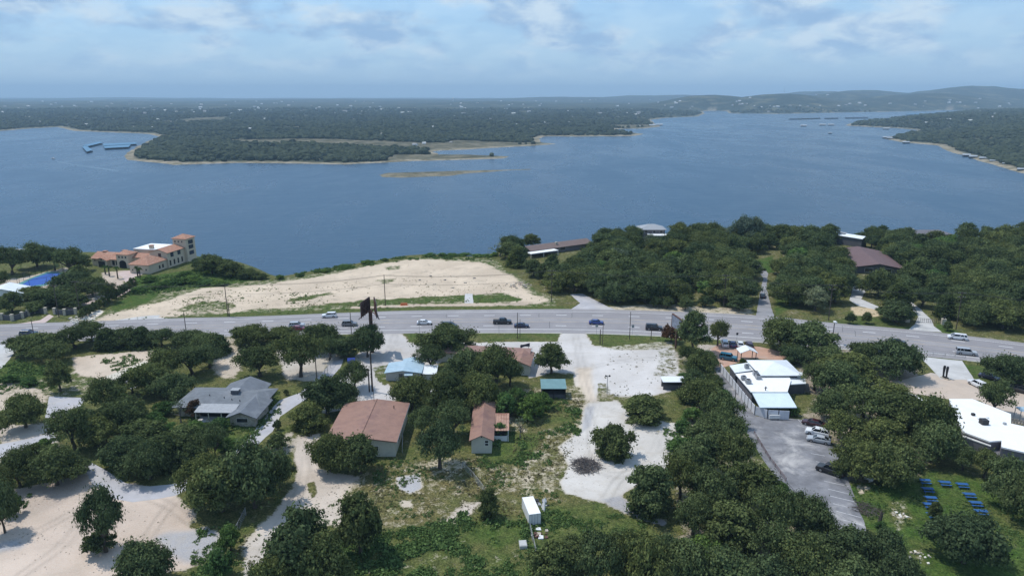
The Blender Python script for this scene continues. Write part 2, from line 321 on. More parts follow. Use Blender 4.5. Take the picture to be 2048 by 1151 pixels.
paint([(0, 560), (40, 556), (130, 535), (160, 545), (110, 580), (0, 590)], (0.5, 0.42, 0.33), 0.2, 0.3, 1, 1)
paint([(130, 645), (160, 636), (200, 618), (208, 622), (175, 642)], (0.66, 0.63, 0.56), 0.05, 0.3, 0.6, 1)
# near side of the highway, left
paint([(-100, 700), (60, 722), (120, 740), (110, 775), (-100, 790)], None, 0.95, 0.8, 2, 2, LAWN)
paint([(-100, 770), (0, 762), (60, 775), (95, 770), (100, 800), (60, 820), (-100, 830)], tan_c, 0.38, 0.35, 2, 3)
paint([(148, 716), (190, 708), (300, 702), (330, 712), (240, 742), (205, 760), (150, 752)], (0.56, 0.46, 0.36), 0.22, 0.4, 1.5, 2, DIRT)
paint([(215, 752), (250, 738), (290, 722), (295, 748), (285, 762), (225, 762)], (0.63, 0.59, 0.5), 0.12, 0.3, 1, 1, DIRT)
paint([(60, 760), (150, 745), (210, 770), (180, 790), (100, 795)], tan_c, 0.62, 0.6, 2, 3)
paint([(420, 650), (480, 655), (470, 760), (430, 745)], (0.45, 0.38, 0.29), 0.5, 0.4, 2, 3)
paint([(430, 700), (470, 690), (490, 740), (450, 752)], (0.5, 0.42, 0.33), 0.3, 0.4, 2, 3)
paint([(560, 700), (660, 700), (680, 720), (640, 760), (560, 765)], (0.45, 0.41, 0.35), 0.3, 0.3, 2, 3)
paint([(0, 850), (110, 850), (120, 905), (0, 935)], (0.48, 0.42, 0.35), 0.25, 0.4, 2, 2)
paint([(-60, 1010), (60, 972), (180, 945), (200, 960), (345, 985), (385, 1030), (372, 1050), (405, 1062), (440, 1078), (425, 1112), (370, 1135), (230, 1165), (150, 1260), (-100, 1260)], dirt_c, 0.05, 0.3, 1.5, 1.5, DIRT)
paint([(-60, 990), (60, 975), (130, 958), (170, 965), (120, 1000), (40, 1040), (-60, 1060)], (0.47, 0.385, 0.32), 0.12, 0.3, 3, 3); paint([(320, 1072), (410, 1055), (442, 1085), (425, 1112), (370, 1122), (330, 1110)], grey_c, 0.08, 0.3, 2, 2)
paint([(-40, 1092), (30, 1080), (40, 1092), (-40, 1110)], grey_c, 0.05, 0.3, 2, 1)
paint([(585, 885), (605, 865), (635, 868), (632, 910), (640, 935), (690, 948), (735, 955), (730, 975), (705, 1000), (680, 1050), (610, 1030), (565, 1048), (540, 1105), (520, 1180), (478, 1180), (498, 1085), (560, 1018), (592, 975), (598, 930)], (0.57, 0.49, 0.41), 0.1, 0.3, 1.5, 1.6, DIRT)
paint([(480, 1090), (545, 1060), (540, 1180), (470, 1180)], (0.55, 0.50, 0.44), 0.32, 0.25, 2, 2); paint([(612, 965), (628, 962), (633, 985), (626, 995), (616, 980)], None, 0.8, 0.3, 1, 0.5)
paint([(430, 790), (560, 780), (560, 810), (520, 850), (470, 905), (420, 900)], None, 0.92, 0.75, 2, 2)
paint([(540, 880), (590, 860), (590, 900), (545, 920)], (0.5, 0.44, 0.36), 0.45, 0.4, 2, 2)
# centre
paint([(770, 664), (808, 666), (815, 685), (870, 686), (958, 684), (1120, 682), (1118, 740), (1060, 755), (1040, 700), (900, 705), (860, 745), (770, 755), (790, 800), (700, 815), (620, 830), (640, 790), (690, 745), (720, 705)], (0.50, 0.48, 0.465), 0.07, 0.35, 1.2, 1.2, GRAVEL)
paint([(660, 735), (690, 718), (700, 728), (640, 790), (600, 815), (610, 790)], None, 0.75, 0.5, 1, 0.8)
paint([(745, 735), (790, 725), (800, 745), (770, 770), (752, 760)], None, 0.72, 0.5, 1, 1)
paint([(812, 666), (866, 665), (862, 685), (820, 684)], None, 0.88, 0.65, 0.6, 0.4, LAWN)
paint([(960, 665), (1122, 665), (1120, 680), (1060, 684), (1020, 678), (980, 686), (962, 680)], (0.5, 0.46, 0.36), 0.84, 0.6, 0.6, 0.5, LAWN)
paint([(1124, 664), (1174, 664), (1186, 690), (1230, 699), (1290, 700), (1350, 690), (1362, 740), (1345, 780), (1300, 792), (1220, 792), (1200, 775), (1190, 800), (1160, 806), (1150, 745), (1105, 745), (1110, 690)], grav_c, 0.04, 0.3, 1, 1.2, GRAVEL)
paint([(1176, 665), (1346, 672), (1350, 692), (1290, 698), (1225, 695), (1184, 688)], (0.5, 0.47, 0.38), 0.83, 0.62, 0.8, 0.7, LAWN)
paint([(1215, 694), (1350, 682), (1350, 700), (1220, 700)], None, 0.5, 0.35, 1, 1); paint([(1315, 700), (1352, 695), (1362, 750), (1300, 762), (1305, 730)], None, 0.5, 0.3, 2, 2); paint([(1195, 765), (1215, 765), (1225, 785), (1260, 795), (1240, 800), (1190, 800)], None, 0.6, 0.3, 1, 1)
paint([(1222, 715), (1262, 716), (1290, 730), (1240, 722)], None, 0.25, 0.3, 1, 1); paint([(1240, 755), (1280, 735), (1300, 745), (1250, 765)], None, 0.24, 0.3, 1, 1)
paint([(1152, 735), (1180, 735), (1192, 800), (1160, 810)], (0.60, 0.51, 0.41), 0.03, 0.3, 2, 1)
paint([(1060, 780), (1160, 775), (1175, 805), (1165, 860), (1125, 890), (1140, 930), (1120, 985), (1000, 985), (940, 940), (1000, 860)], (0.52, 0.45, 0.33), 0.60, 0.22, 2, 3)
paint([(1040, 800), (1110, 800), (1130, 840), (1060, 860)], None, 0.85, 0.5, 3, 3)
paint([(1178, 806), (1232, 800), (1262, 835), (1372, 850), (1366, 885), (1352, 925), (1290, 962), (1245, 992), (1208, 1006), (1128, 988), (1118, 962), (1138, 930), (1122, 892), (1163, 862), (1170, 830)], (0.58, 0.555, 0.515), 0.03, 0.3, 1, 1.0, GRAVEL)
paint([(1172, 815), (1186, 812), (1182, 850), (1165, 862)], (0.40, 0.40, 0.41), 0.05, 0.3, 1, 0.6); paint([(1290, 862), (1318, 858), (1320, 868), (1300, 870)], None, 0.5, 0.3, 1, 1); paint([(1325, 868), (1350, 870), (1352, 900), (1335, 905)], None, 0.4, 0.35, 1, 1.2)
paint([(1203, 997), (1240, 989), (1292, 1020), (1340, 1042), (1332, 1056), (1262, 1032), (1216, 1010)], grey_c, 0.04, 0.3, 0.8, 0.8, GRAVEL)
paint([(960, 860), (1070, 870), (1060, 920), (960, 925)], None, 0.95, 0.7, 2, 3)
paint([(740, 930), (960, 915), (1000, 985), (1130, 985), (1130, 1010), (900, 1060), (720, 1060), (700, 1000)], (0.5, 0.43, 0.31), 0.68, 0.2, 3, 3)
paint([(795, 955), (840, 945), (845, 975), (820, 987), (798, 975)], grey_c, 0.1, 0.3, 0.8, 0.8); paint([(800, 1000), (822, 1000), (824, 1015), (802, 1012)], (0.52, 0.45, 0.36), 0.1, 0.3)
paint([(870, 1045), (930, 1010), (955, 1005), (950, 1035), (900, 1070)], (0.56, 0.49, 0.42), 0.25, 0.35, 2, 2)
paint([(820, 1060), (900, 1040), (1000, 1010), (1060, 1060), (1000, 1100), (900, 1090)], None, 0.85, 0.75, 3, 3)
paint([(1060, 1010), (1200, 1005), (1270, 1035), (1330, 1060), (1300, 1120), (1060, 1110)], None, 0.84, 0.66, 3, 3, LAWN)
paint([(650, 1090), (900, 1070), (1080, 1120), (1060, 1220), (640, 1220)], None, 0.78, 0.55, 3, 3)
paint([(820, 930), (880, 915), (930, 925), (900, 945)], (0.52, 0.45, 0.33), 0.5, 0.4, 2, 2)
# right
paint([(1496, 862), (1520, 900), (1565, 965), (1575, 985), (1520, 960), (1500, 905)], (0.50, 0.44, 0.33), 0.62, 0.5, 1, 1); paint([(1508, 960), (1540, 965), (1545, 990), (1515, 1005)], (0.52, 0.45, 0.33), 0.2, 0.3, 1, 1)
paint([(1692, 975), (1760, 950), (1850, 935), (1960, 955), (2100, 1040), (2100, 1200), (1820, 1200), (1780, 1085), (1730, 1050)], None, 0.97, 0.88, 1.5, 1.5, LAWN)
paint([(1785, 1005), (1808, 1000), (1812, 1035), (1796, 1060), (1790, 1030)], (0.52, 0.47, 0.37), 0.62, 0.5, 1.5, 1.5); paint([(1715, 970), (1735, 975), (1720, 985)], (0.55, 0.47, 0.35), 0.25, 0.4, 1, 1)
paint([(1815, 1095), (1850, 1090), (1855, 1130), (1830, 1115)], (0.52, 0.47, 0.37), 0.66, 0.5, 1.5, 1.5); paint([(1930, 1000), (2048, 1030), (2048, 1120), (1990, 1060)], None, 0.99, 0.62, 4, 3)
paint([(1590, 690), (1700, 690), (1830, 720), (1850, 790), (1700, 800), (1600, 780), (1600, 722)], (0.26, 0.21, 0.16), 0.32, 0.2, 2, 2)  # brown soil, its colour darkened for the shade under the grove
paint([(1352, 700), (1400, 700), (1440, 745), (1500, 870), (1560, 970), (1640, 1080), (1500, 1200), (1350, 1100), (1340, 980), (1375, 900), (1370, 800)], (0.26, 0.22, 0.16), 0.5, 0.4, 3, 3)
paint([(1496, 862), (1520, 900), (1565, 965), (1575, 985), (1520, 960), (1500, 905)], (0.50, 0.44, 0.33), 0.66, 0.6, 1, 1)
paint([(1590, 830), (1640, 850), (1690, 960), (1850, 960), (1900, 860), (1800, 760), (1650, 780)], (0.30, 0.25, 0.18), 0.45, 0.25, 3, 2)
paint([(1918, 724), (1990, 735), (2048, 745), (2048, 770), (1945, 765)], None, 0.95, 0.75, 0.8, 0.5, LAWN)
paint([(1395, 690), (1450, 690), (1445, 735), (1420, 720)], (0.42, 0.37, 0.32), 0.3, 0.3, 1, 1)
def ruts(px, half=0.8, wd=0.28, f=0.80):
    p = np.array([tuple(G(*q)[:2]) for q in px])
    for _ in range(3): q = np.empty((2 * len(p) - 2, 2)); q[0::2] = p[:-1] * .75 + p[1:] * .25; q[1::2] = p[:-1] * .25 + p[1:] * .75; p = np.vstack([p[:1], q, p[-1:]])
    k = np.where((GX > p[:, 0].min() - 3) & (GX < p[:, 0].max() + 3) & (GY > p[:, 1].min() - 3) & (GY < p[:, 1].max() + 3))[0]; d = np.full(len(k), 1e9)
    for a, c in zip(p[:-1], p[1:]):
        e = c - a; t_ = np.clip(((GX[k] - a[0]) * e[0] + (GY[k] - a[1]) * e[1]) / (e @ e + 1e-9), 0, 1); d = np.minimum(d, np.hypot(GX[k] - a[0] - e[0] * t_, GY[k] - a[1] - e[1] * t_))
    g = np.exp(-((d - half) / wd) ** 2) * (0.4 + 0.6 * fbm(GX[k], GY[k], 6, 2, 8)); soil[k] *= (1 - (1 - f) * g)[:, None]; veg[k] *= 1 - 0.3 * g
for q in ([(1165, 800), (1185, 850), (1180, 900), (1220, 960), (1300, 930), (1335, 880), (1290, 850), (1230, 820)], [(1150, 670), (1160, 720), (1170, 780), (1190, 830)], [(1160, 740), (1240, 720), (1330, 715)], [(1210, 1000), (1240, 950), (1310, 925), (1345, 890)], [(0, 1100), (120, 1040), (220, 980), (330, 1000), (380, 1040)], [(40, 1150), (140, 1080), (180, 1000), (200, 960)], [(350, 1000), (300, 1060), (280, 1100), (240, 1150)], [(500, 1151), (550, 1060), (610, 970), (615, 890)], [(620, 900), (640, 980), (690, 960), (720, 965)],
          [(230, 635), (400, 600), (600, 585), (800, 570), (980, 560)], [(330, 632), (500, 612), (700, 596), (900, 585), (1040, 590)], [(600, 610), (700, 580), (850, 540), (960, 535)], [(790, 670), (780, 700), (740, 740), (700, 800)], [(800, 690), (900, 690), (1110, 690)], [(560, 600), (640, 570), (780, 545), (930, 550), (1000, 580)]): ruts(q); ruts([(x + R.uniform(-12, 12), y + R.uniform(-4, 4)) for x, y in q], f=0.86)
MG = bpy.data.materials.new('ground_cover'); MG.use_nodes = True; t = MG.node_tree; b = t.nodes['Principled BSDF']
b.inputs['Roughness'].default_value = 0.95; b.inputs['Specular IOR Level'].default_value = 0.1
co = N(t, 'ShaderNodeTexCoord').outputs['Object']
A = lambda nme: N(t, 'ShaderNodeAttribute', attribute_name=nme)
so, ve, lu = A('soil').outputs['Color'], A('veg').outputs['Fac'], A('lush').outputs['Fac']
na = noise_n(t, co, 0.55, 7, 0.68, 0.3); nb = noise_n(t, co, 0.07, 5, 0.6); nf = noise_n(t, co, 3.2, 4, 0.65)
sv = mix_n(t, ramp_n(t, nb, 0.3, 0.72), (0.84, 0.82, 0.80), (1.10, 1.09, 1.08))
so1 = mix_n(t, 1.0, so, sv, 'MULTIPLY')
so2 = mix_n(t, math_n(t, 'MULTIPLY', ramp_n(t, noise_n(t, co, 1.4, 6, 0.75, 0.5), 0.56, 0.74), 0.45), so1, (0.30, 0.26, 0.21))
mps = N(t, 'ShaderNodeMapping'); mps.inputs['Scale'].default_value = (0.25, 1.0, 1.0); mps.inputs['Rotation'].default_value = (0, 0, 0.12); t.links.new(co, mps.inputs[0])
so2 = mix_n(t, math_n(t, 'MULTIPLY', ramp_n(t, noise_n(t, mps.outputs[0], 0.6, 6, 0.7, 0.6), 0.55, 0.68), 0.32), so2, (0.36, 0.31, 0.25))
so3 = mix_n(t, math_n(t, 'MULTIPLY', ramp_n(t, nf, 0.42, 0.62), 0.25), so2, (0.62, 0.58, 0.51))
so3 = mix_n(t, math_n(t, 'MULTIPLY', ramp_n(t, noise_n(t, co, 0.18, 6, 0.72, 0.8), 0.52, 0.68), 0.30), so3, (0.40, 0.345, 0.27))
lf = math_n(t, 'ADD', lu, math_n(t, 'MULTIPLY', math_n(t, 'SUBTRACT', noise_n(t, co, 0.22, 5, 0.65), 0.5), 1.3), clamp=True)
gcol = mix_n(t, lf, (0.17, 0.145, 0.07), (0.062, 0.115, 0.026))
gcol = mix_n(t, ramp_n(t, nf, 0.35, 0.68), mix_n(t, 1.0, gcol, (0.55, 0.58, 0.5), 'MULTIPLY'), mix_n(t, 1.0, gcol, (1.35, 1.30, 1.25), 'MULTIPLY'))
nm = noise_n(t, co, 0.9, 5, 0.7, 0.4)
gcol = mix_n(t, 1.0, gcol, mix_n(t, ramp_n(t, nm, 0.35, 0.66), (0.62, 0.66, 0.62), (1.22, 1.18, 1.1)), 'MULTIPLY')
gcol = mix_n(t, math_n(t, 'MULTIPLY', ramp_n(t, noise_n(t, co, 0.4, 6, 0.75, 0.6), 0.58, 0.70), math_n(t, 'SUBTRACT', 0.75, math_n(t, 'MULTIPLY', lu, 0.6))), gcol, (0.26, 0.22, 0.13))
cover = math_n(t, 'ADD', math_n(t, 'ADD', math_n(t, 'MULTIPLY', na, 0.56), math_n(t, 'MULTIPLY', nf, 0.24)), math_n(t, 'MULTIPLY', noise_n(t, co, 0.13, 5, 0.65, 0.5), 0.20))
thr = math_n(t, 'ADD', math_n(t, 'MULTIPLY', ve, 0.44), 0.27)          # coverage 0..1 -> threshold on the noise
vf = math_n(t, 'MULTIPLY', math_n(t, 'SUBTRACT', thr, cover), 9.0); vf = math_n(t, 'ADD', vf, 0.5, clamp=True)
t.links.new(mix_n(t, vf, so3, gcol), b.inputs['Base Color'])
bn = N(t, 'ShaderNodeBump'); bn.inputs['Strength'].default_value = 0.55; bn.inputs['Distance'].default_value = 0.25
t.links.new(math_n(t, 'ADD', math_n(t, 'MULTIPLY', nf, math_n(t, 'ADD', math_n(t, 'MULTIPLY', vf, 1.0), 0.25)), math_n(t, 'MULTIPLY', na, 0.6)), bn.inputs['Height'])
t.links.new(bn.outputs[0], b.inputs['Normal']); M['ground_cover'] = MG
V = np.stack([GX, GY, GZ], 1); ii = np.arange((nr - 1) * nc).reshape(nr - 1, nc)[:, :-1].ravel()
FQ = np.stack([ii, ii + 1, ii + nc + 1, ii + nc], 1)
fc = np.max(np.stack([cls[FQ[:, k]] for k in range(4)]), 0)
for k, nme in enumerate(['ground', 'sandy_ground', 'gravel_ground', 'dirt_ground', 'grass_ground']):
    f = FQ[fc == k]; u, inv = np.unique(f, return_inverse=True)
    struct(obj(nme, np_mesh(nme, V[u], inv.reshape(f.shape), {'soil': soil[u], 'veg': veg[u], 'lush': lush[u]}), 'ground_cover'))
# ------------------------------------------------------------------ lake, far shores, haze
MW = bpy.data.materials.new('lake_water'); MW.use_nodes = True; t = MW.node_tree; b = t.nodes['Principled BSDF']
co = N(t, 'ShaderNodeTexCoord').outputs['Object']
mp = N(t, 'ShaderNodeMapping'); mp.inputs['Scale'].default_value = (1.0, 0.45, 1); mp.inputs['Rotation'].default_value = (0, 0, 0.5); t.links.new(co, mp.inputs[0])
streak = ramp_n(t, math_n(t, 'ADD', math_n(t, 'MULTIPLY', noise_n(t, mp.outputs[0], 0.0035, 6, 0.62, 1.0), 0.6), math_n(t, 'MULTIPLY', noise_n(t, mp.outputs[0], 0.013, 5, 0.6, 1.0), 0.4)), 0.36, 0.64)
mp2 = N(t, 'ShaderNodeMapping'); mp2.inputs['Scale'].default_value = (1.0, 2.2, 1); mp2.inputs['Rotation'].default_value = (0, 0, -0.3); t.links.new(co, mp2.inputs[0])
chop = math_n(t, 'ADD', noise_n(t, mp2.outputs[0], 0.09, 6, 0.7), math_n(t, 'MULTIPLY', noise_n(t, mp2.outputs[0], 0.02, 3, 0.6), 1.5))
t.links.new(mix_n(t, streak, (0.010, 0.041, 0.082), (0.026, 0.070, 0.120)), b.inputs['Base Color'])
b.inputs['IOR'].default_value = 1.33
rr = N(t, 'ShaderNodeMapRange'); rr.inputs[3].default_value = 0.20; rr.inputs[4].default_value = 0.36; t.links.new(streak, rr.inputs[0]); t.links.new(rr.outputs[0], b.inputs['Roughness'])
bn = N(t, 'ShaderNodeBump'); bn.inputs['Strength'].default_value = 0.34; bn.inputs['Distance'].default_value = 2.0
t.links.new(chop, bn.inputs['Height']); t.links.new(bn.outputs[0], b.inputs['Normal']); M['lake_water'] = MW
m = MB(); m.add([(-16000, 200, WATER), (16000, 200, WATER), (16000, 12000, WATER), (-16000, 12000, WATER)], [(0, 1, 2, 3)])
struct(m.build('lake_water', 'lake_water'))

shoreA = [(-900, 290), (-300, 268), (0, 262), (60, 257), (115, 254), (150, 262), (230, 265), (300, 268), (320, 274), (300, 281), (270, 296), (246, 312), (256, 320), (330, 327), (345, 330), (480, 326), (600, 327), (690, 329), (760, 326), (830, 322), (905, 320), (1005, 317), (1018, 313), (950, 310), (880, 309), (862, 304), (880, 301), (930, 299), (1000, 295), (1060, 292), (1112, 288), (1085, 285), (1078, 278), (1090, 273), (1180, 273), (1270, 272), (1288, 268), (1240, 262), (1230, 258), (1290, 257), (1320, 253), (1312, 248), (1300, 240), (1330, 236), (1395, 233), (1410, 227), (1405, 223), (1420, 221.5), (1452, 222), (1460, 227), (1560, 228), (1640, 226), (1760, 224), (1850, 222), (1900, 220), (2048, 221), (2700, 224)]
shoreB = [(1688, 251), (1700, 247), (1740, 241), (1790, 236), (1850, 230), (1930, 227), (2048, 226), (2900, 226), (2900, 480), (2048, 347), (1960, 322), (1890, 299), (1876, 291), (1800, 284), (1768, 277), (1790, 271), (1825, 264), (1835, 260), (1790, 256), (1740, 254)]
shoreC = [(757, 350), (775, 345.5), (850, 343.5), (940, 341), (1000, 339.5), (1060, 338), (1062, 339), (1000, 342), (940, 346), (900, 351), (800, 356), (762, 354)]
W2 = lambda px: [tuple(G(x, y, WATER)[:2]) for x, y in px]
pA = W2(shoreA) + [(30000, 26000), (-30000, 26000)]; pB = W2(shoreB); pC = W2(shoreC)
fields = [W2(p) for p in ([(430, 283), (500, 284), (700, 287), (860, 290), (1000, 288), (1000, 297), (860, 302), (700, 299), (500, 295)], [(350, 246), (385, 243), (455, 240), (450, 245), (400, 250)], [(835, 300), (905, 285), (960, 286), (1080, 288), (1000, 294), (900, 300)], [(780, 312), (900, 310), (1010, 314), (900, 319), (770, 322)],
                            [(1200, 253), (1310, 250), (1315, 253), (1250, 257)], [(1880, 262), (1900, 258), (1910, 264)], [(1290, 215), (1330, 210), (1340, 214)])]
ridges = [(1960, 174, 9000, 200), (1740, 182, 9500, 140), (1690, 185, 8200, 90), (2150, 172, 9500, 230), (1560, 189, 6700, 130), (1430, 191, 6900, 110), (1650, 184, 11500, 150), (250, 195, 17000, 220), (480, 198, 16000, 180), (-80, 200, 14500, 250), (120, 206, 11000, 170), (800, 200, 15500, 260), (1150, 194, 12500, 190), (1330, 190, 13000, 180), (1850, 187, 7300, 160), (640, 205, 9000, 200), (950, 204, 7800, 200)]
def far_h(X, Y):
    sA = sdf(pA, X, Y); sB = sdf(pB, X, Y); sC = sdf(pC, X, Y); sd = np.maximum(np.maximum(sA, sB), sC)
    sd = sd + (fbm(X, Y, 60, 3, 9) - 0.5) * 14
    h = np.clip(sd * 0.10, -8, 3.0) + 14 * smooth((sd - 40) / 500) * (0.3 + fbm(X, Y, 420, 4, 3))
    h += 55 * smooth((Y - 3200) / 6000) * np.where(sd > 0, fbm(X, Y, 1500, 4, 4), 0) * smooth(sd / 400)
    h += np.where(sB > 0, 22 * smooth(sB / 350), 0)
    U = X / Y
    for px, yt, D, wd in ridges:
        a = math.atan((575.5 - yt) / F) - PIT; top = CAMH + D * math.tan(a) - WATER
        u0 = (px - 1024) / F * CP; g = np.exp(-((U - u0) / (wd / F)) ** 2 - ((Y - D) / (0.13 * D)) ** 2)
        h = np.where(sd > 0, np.maximum(h, top * g ** 0.8 * smooth(sd / 300) * (0.80 + 0.34 * fbm(X, Y, 1100, 4, 6) + 0.14 * fbm(X, Y, 260, 3, 16))), h)
    return h, sd
nR, nC = 240, 1050
ys = 1.0 / np.linspace(1 / 950, 1 / 22000, nR); us = np.linspace(-0.98, 0.98, nC)
FX = (us[None, :] * ys[:, None]).ravel(); FY = np.repeat(ys, nC)
fh, fsd = far_h(FX, FY); clr = np.zeros(len(FX))
for p in fields: clr = np.maximum(clr, smooth(sdf(p, FX, FY) / 20 + 0.5))
clr = np.maximum(clr, smooth(sdf(pC, FX, FY) / 6 + 1.2))
MF = bpy.data.materials.new('far_land'); MF.use_nodes = True; t = MF.node_tree; b = t.nodes['Principled BSDF']; b.inputs['Roughness'].default_value = 0.95; b.inputs['Specular IOR Level'].default_value = 0.05
co = N(t, 'ShaderNodeTexCoord').outputs['Object']
fo = mix_n(t, ramp_n(t, noise_n(t, co, 0.06, 5, 0.7), 0.4, 0.62), (0.016, 0.025, 0.017), (0.050, 0.063, 0.040))
fo = mix_n(t, math_n(t, 'MULTIPLY', ramp_n(t, noise_n(t, co, 0.005, 6, 0.75), 0.50, 0.62), 0.8), fo, (0.15, 0.14, 0.08))
rk = mix_n(t, ramp_n(t, noise_n(t, co, 0.05, 5, 0.7), 0.35, 0.65), (0.15, 0.135, 0.085), (0.37, 0.32, 0.235))
gr = mix_n(t, ramp_n(t, noise_n(t, co, 0.03, 5, 0.7), 0.4, 0.6), (0.08, 0.08, 0.05), (0.19, 0.17, 0.115))
c = mix_n(t, N(t, 'ShaderNodeAttribute', attribute_name='clear').outputs['Fac'], fo, gr)
c = mix_n(t, N(t, 'ShaderNodeAttribute', attribute_name='shore').outputs['Fac'], c, rk); t.links.new(c, b.inputs['Base Color'])
bn = N(t, 'ShaderNodeBump'); bn.inputs['Strength'].default_value = 1.0; bn.inputs['Distance'].default_value = 6; t.links.new(noise_n(t, co, 0.07, 4, 0.7), bn.inputs['Height']); t.links.new(bn.outputs[0], b.inputs['Normal'])
M['far_land'] = MF
ii = np.arange((nR - 1) * nC).reshape(nR - 1, nC)[:, :-1].ravel(); FQ = np.stack([ii, ii + 1, ii + nC + 1, ii + nC], 1)
keep = (fsd[FQ] > -90).any(1); f = FQ[keep]; u, inv = np.unique(f, return_inverse=True)
shore_w = (1 - smooth((fsd - 6 - 16 * fbm(FX, FY, 120, 3, 14)) / 12)) * np.where(sdf(pC, FX, FY) > -15, 0.35, 1.0)
struct(obj('far_terrain', np_mesh('far_terrain', np.stack([FX, FY, WATER + fh], 1)[u], inv.reshape(f.shape), {'shore': shore_w[u], 'clear': clr[u]}), 'far_land'))
# far-off woods: instanced crowns, one mass
n = 150000
D = 1.0 / RN.uniform(1 / 5600, 1 / 960, n); X = RN.uniform(-0.93, 0.93, n) * D
h, sd = far_h(X, D); ok = sd > 20 + 8 * RN.random(n)
cl = np.zeros(n)
for p in fields: cl = np.maximum(cl, smooth(sdf(p, X, D) / 20 + 0.5))
cl = np.maximum(cl, (sdf(pC, X, D) > -30) * 1.0)
dens = 0.6 * vnoise(X, D, 90, 11) + 0.4 * vnoise(X, D, 380, 12)
ok &= (RN.random(n) > cl) & ((dens > 0.37) | (RN.random(n) < 0.20))
pts = np.stack([X, D, WATER + h], 1)[ok]
me = bpy.data.meshes.new('far_woods'); me.vertices.add(len(pts)); me.vertices.foreach_set('co', pts.astype(np.float32).ravel())
sc = RN.uniform(2.6, 5.6, len(pts)) * (1 + 0.35 * smooth((pts[:, 1] - 1500) / 3500)) * np.where(RN.random(len(pts)) < .12, 1.35, 1)
me.attributes.new('size', 'FLOAT', 'POINT').data.foreach_set('value', sc.astype(np.float32))
fw = bpy.data.objects.new('far_woods', me); COL.link(fw); fw['kind'] = 'stuff'; fw['label'] = 'dark wooded land across the lake reaching to the hills'
ng = bpy.data.node_groups.new('far_woods', 'GeometryNodeTree'); ng.interface.new_socket('Geometry', in_out='INPUT', socket_type='NodeSocketGeometry'); ng.interface.new_socket('Geometry', in_out='OUTPUT', socket_type='NodeSocketGeometry')
gi = ng.nodes.new('NodeGroupInput'); go = ng.nodes.new('NodeGroupOutput'); L = ng.links.new
gti = ng.nodes.new('GeometryNodeGeometryToInstance')
for k in range(3):
    ico = ng.nodes.new('GeometryNodeMeshIcoSphere'); ico.inputs['Radius'].default_value = 1.0; ico.inputs['Subdivisions'].default_value = 2
    sp = ng.nodes.new('GeometryNodeSetPosition'); nz = ng.nodes.new('ShaderNodeTexNoise'); nz.noise_dimensions = '4D'; nz.inputs['W'].default_value = 3.7 * k; nz.inputs['Scale'].default_value = 1.6
    pos = ng.nodes.new('GeometryNodeInputPosition'); vm = ng.nodes.new('ShaderNodeVectorMath'); vm.operation = 'SUBTRACT'; vm.inputs[1].default_value = (0.5, 0.5, 0.35)
    v2 = ng.nodes.new('ShaderNodeVectorMath'); v2.operation = 'SCALE'; v2.inputs['Scale'].default_value = 1.3
    L(pos.outputs[0], nz.inputs['Vector']); L(nz.outputs['Color'], vm.inputs[0]); L(vm.outputs[0], v2.inputs[0]); L(v2.outputs[0], sp.inputs['Offset']); L(ico.outputs['Mesh'], sp.inputs['Geometry'])
    tr = ng.nodes.new('GeometryNodeTransform'); tr.inputs['Translation'].default_value = (0, 0, 0.35); tr.inputs['Scale'].default_value = (1.15, 1.15, 0.9); L(sp.outputs[0], tr.inputs['Geometry']); L(tr.outputs[0], gti.inputs[0])
iop = ng.nodes.new('GeometryNodeInstanceOnPoints'); iop.inputs['Pick Instance'].default_value = True
rv = ng.nodes.new('FunctionNodeRandomValue'); rv.data_type = 'FLOAT'; rv.inputs[3].default_value = 6.28; cb = ng.nodes.new('ShaderNodeCombineXYZ'); L(rv.outputs[1], cb.inputs[2])
na_ = ng.nodes.new('GeometryNodeInputNamedAttribute'); na_.data_type = 'FLOAT'; na_.inputs[0].default_value = 'size'
sm = ng.nodes.new('GeometryNodeSetMaterial')
MFA = bpy.data.materials.new('far_crowns'); MFA.use_nodes = True; t = MFA.node_tree; b = t.nodes['Principled BSDF']; b.inputs['Roughness'].default_value = 0.95; b.inputs['Specular IOR Level'].default_value = 0.05
t.links.new(mix_n(t, N(t, 'ShaderNodeObjectInfo').outputs['Random'], (0.020, 0.030, 0.018), (0.068, 0.082, 0.046)), b.inputs['Base Color']); sm.inputs['Material'].default_value = MFA
me.materials.append(MFA)
L(gi.outputs[0], iop.inputs['Points']); L(gti.outputs[0], iop.inputs['Instance']); L(cb.outputs[0], iop.inputs['Rotation']); L(na_.outputs[0], iop.inputs['Scale']); L(iop.outputs[0], sm.inputs[0]); L(sm.outputs[0], go.inputs[0])
fw.modifiers.new('woods', 'NODES').node_group = ng
def far_pt(px, py):
    a = (px - 1024) / F; b_ = (575.5 - py) / F; d = np.array([a, CP + b_ * SP, -SP + b_ * CP]); tt = 900 * (20 ** np.linspace(0, 1, 500))
    h, _s = far_h(d[0] * tt, d[1] * tt); below = (CAMH + d[2] * tt) < WATER + np.maximum(h, 0); k = int(np.argmax(below)) if below.any() else 350
    return Vector((d[0] * tt[k], d[1] * tt[k], WATER + max(0.2, float(h[k]))))
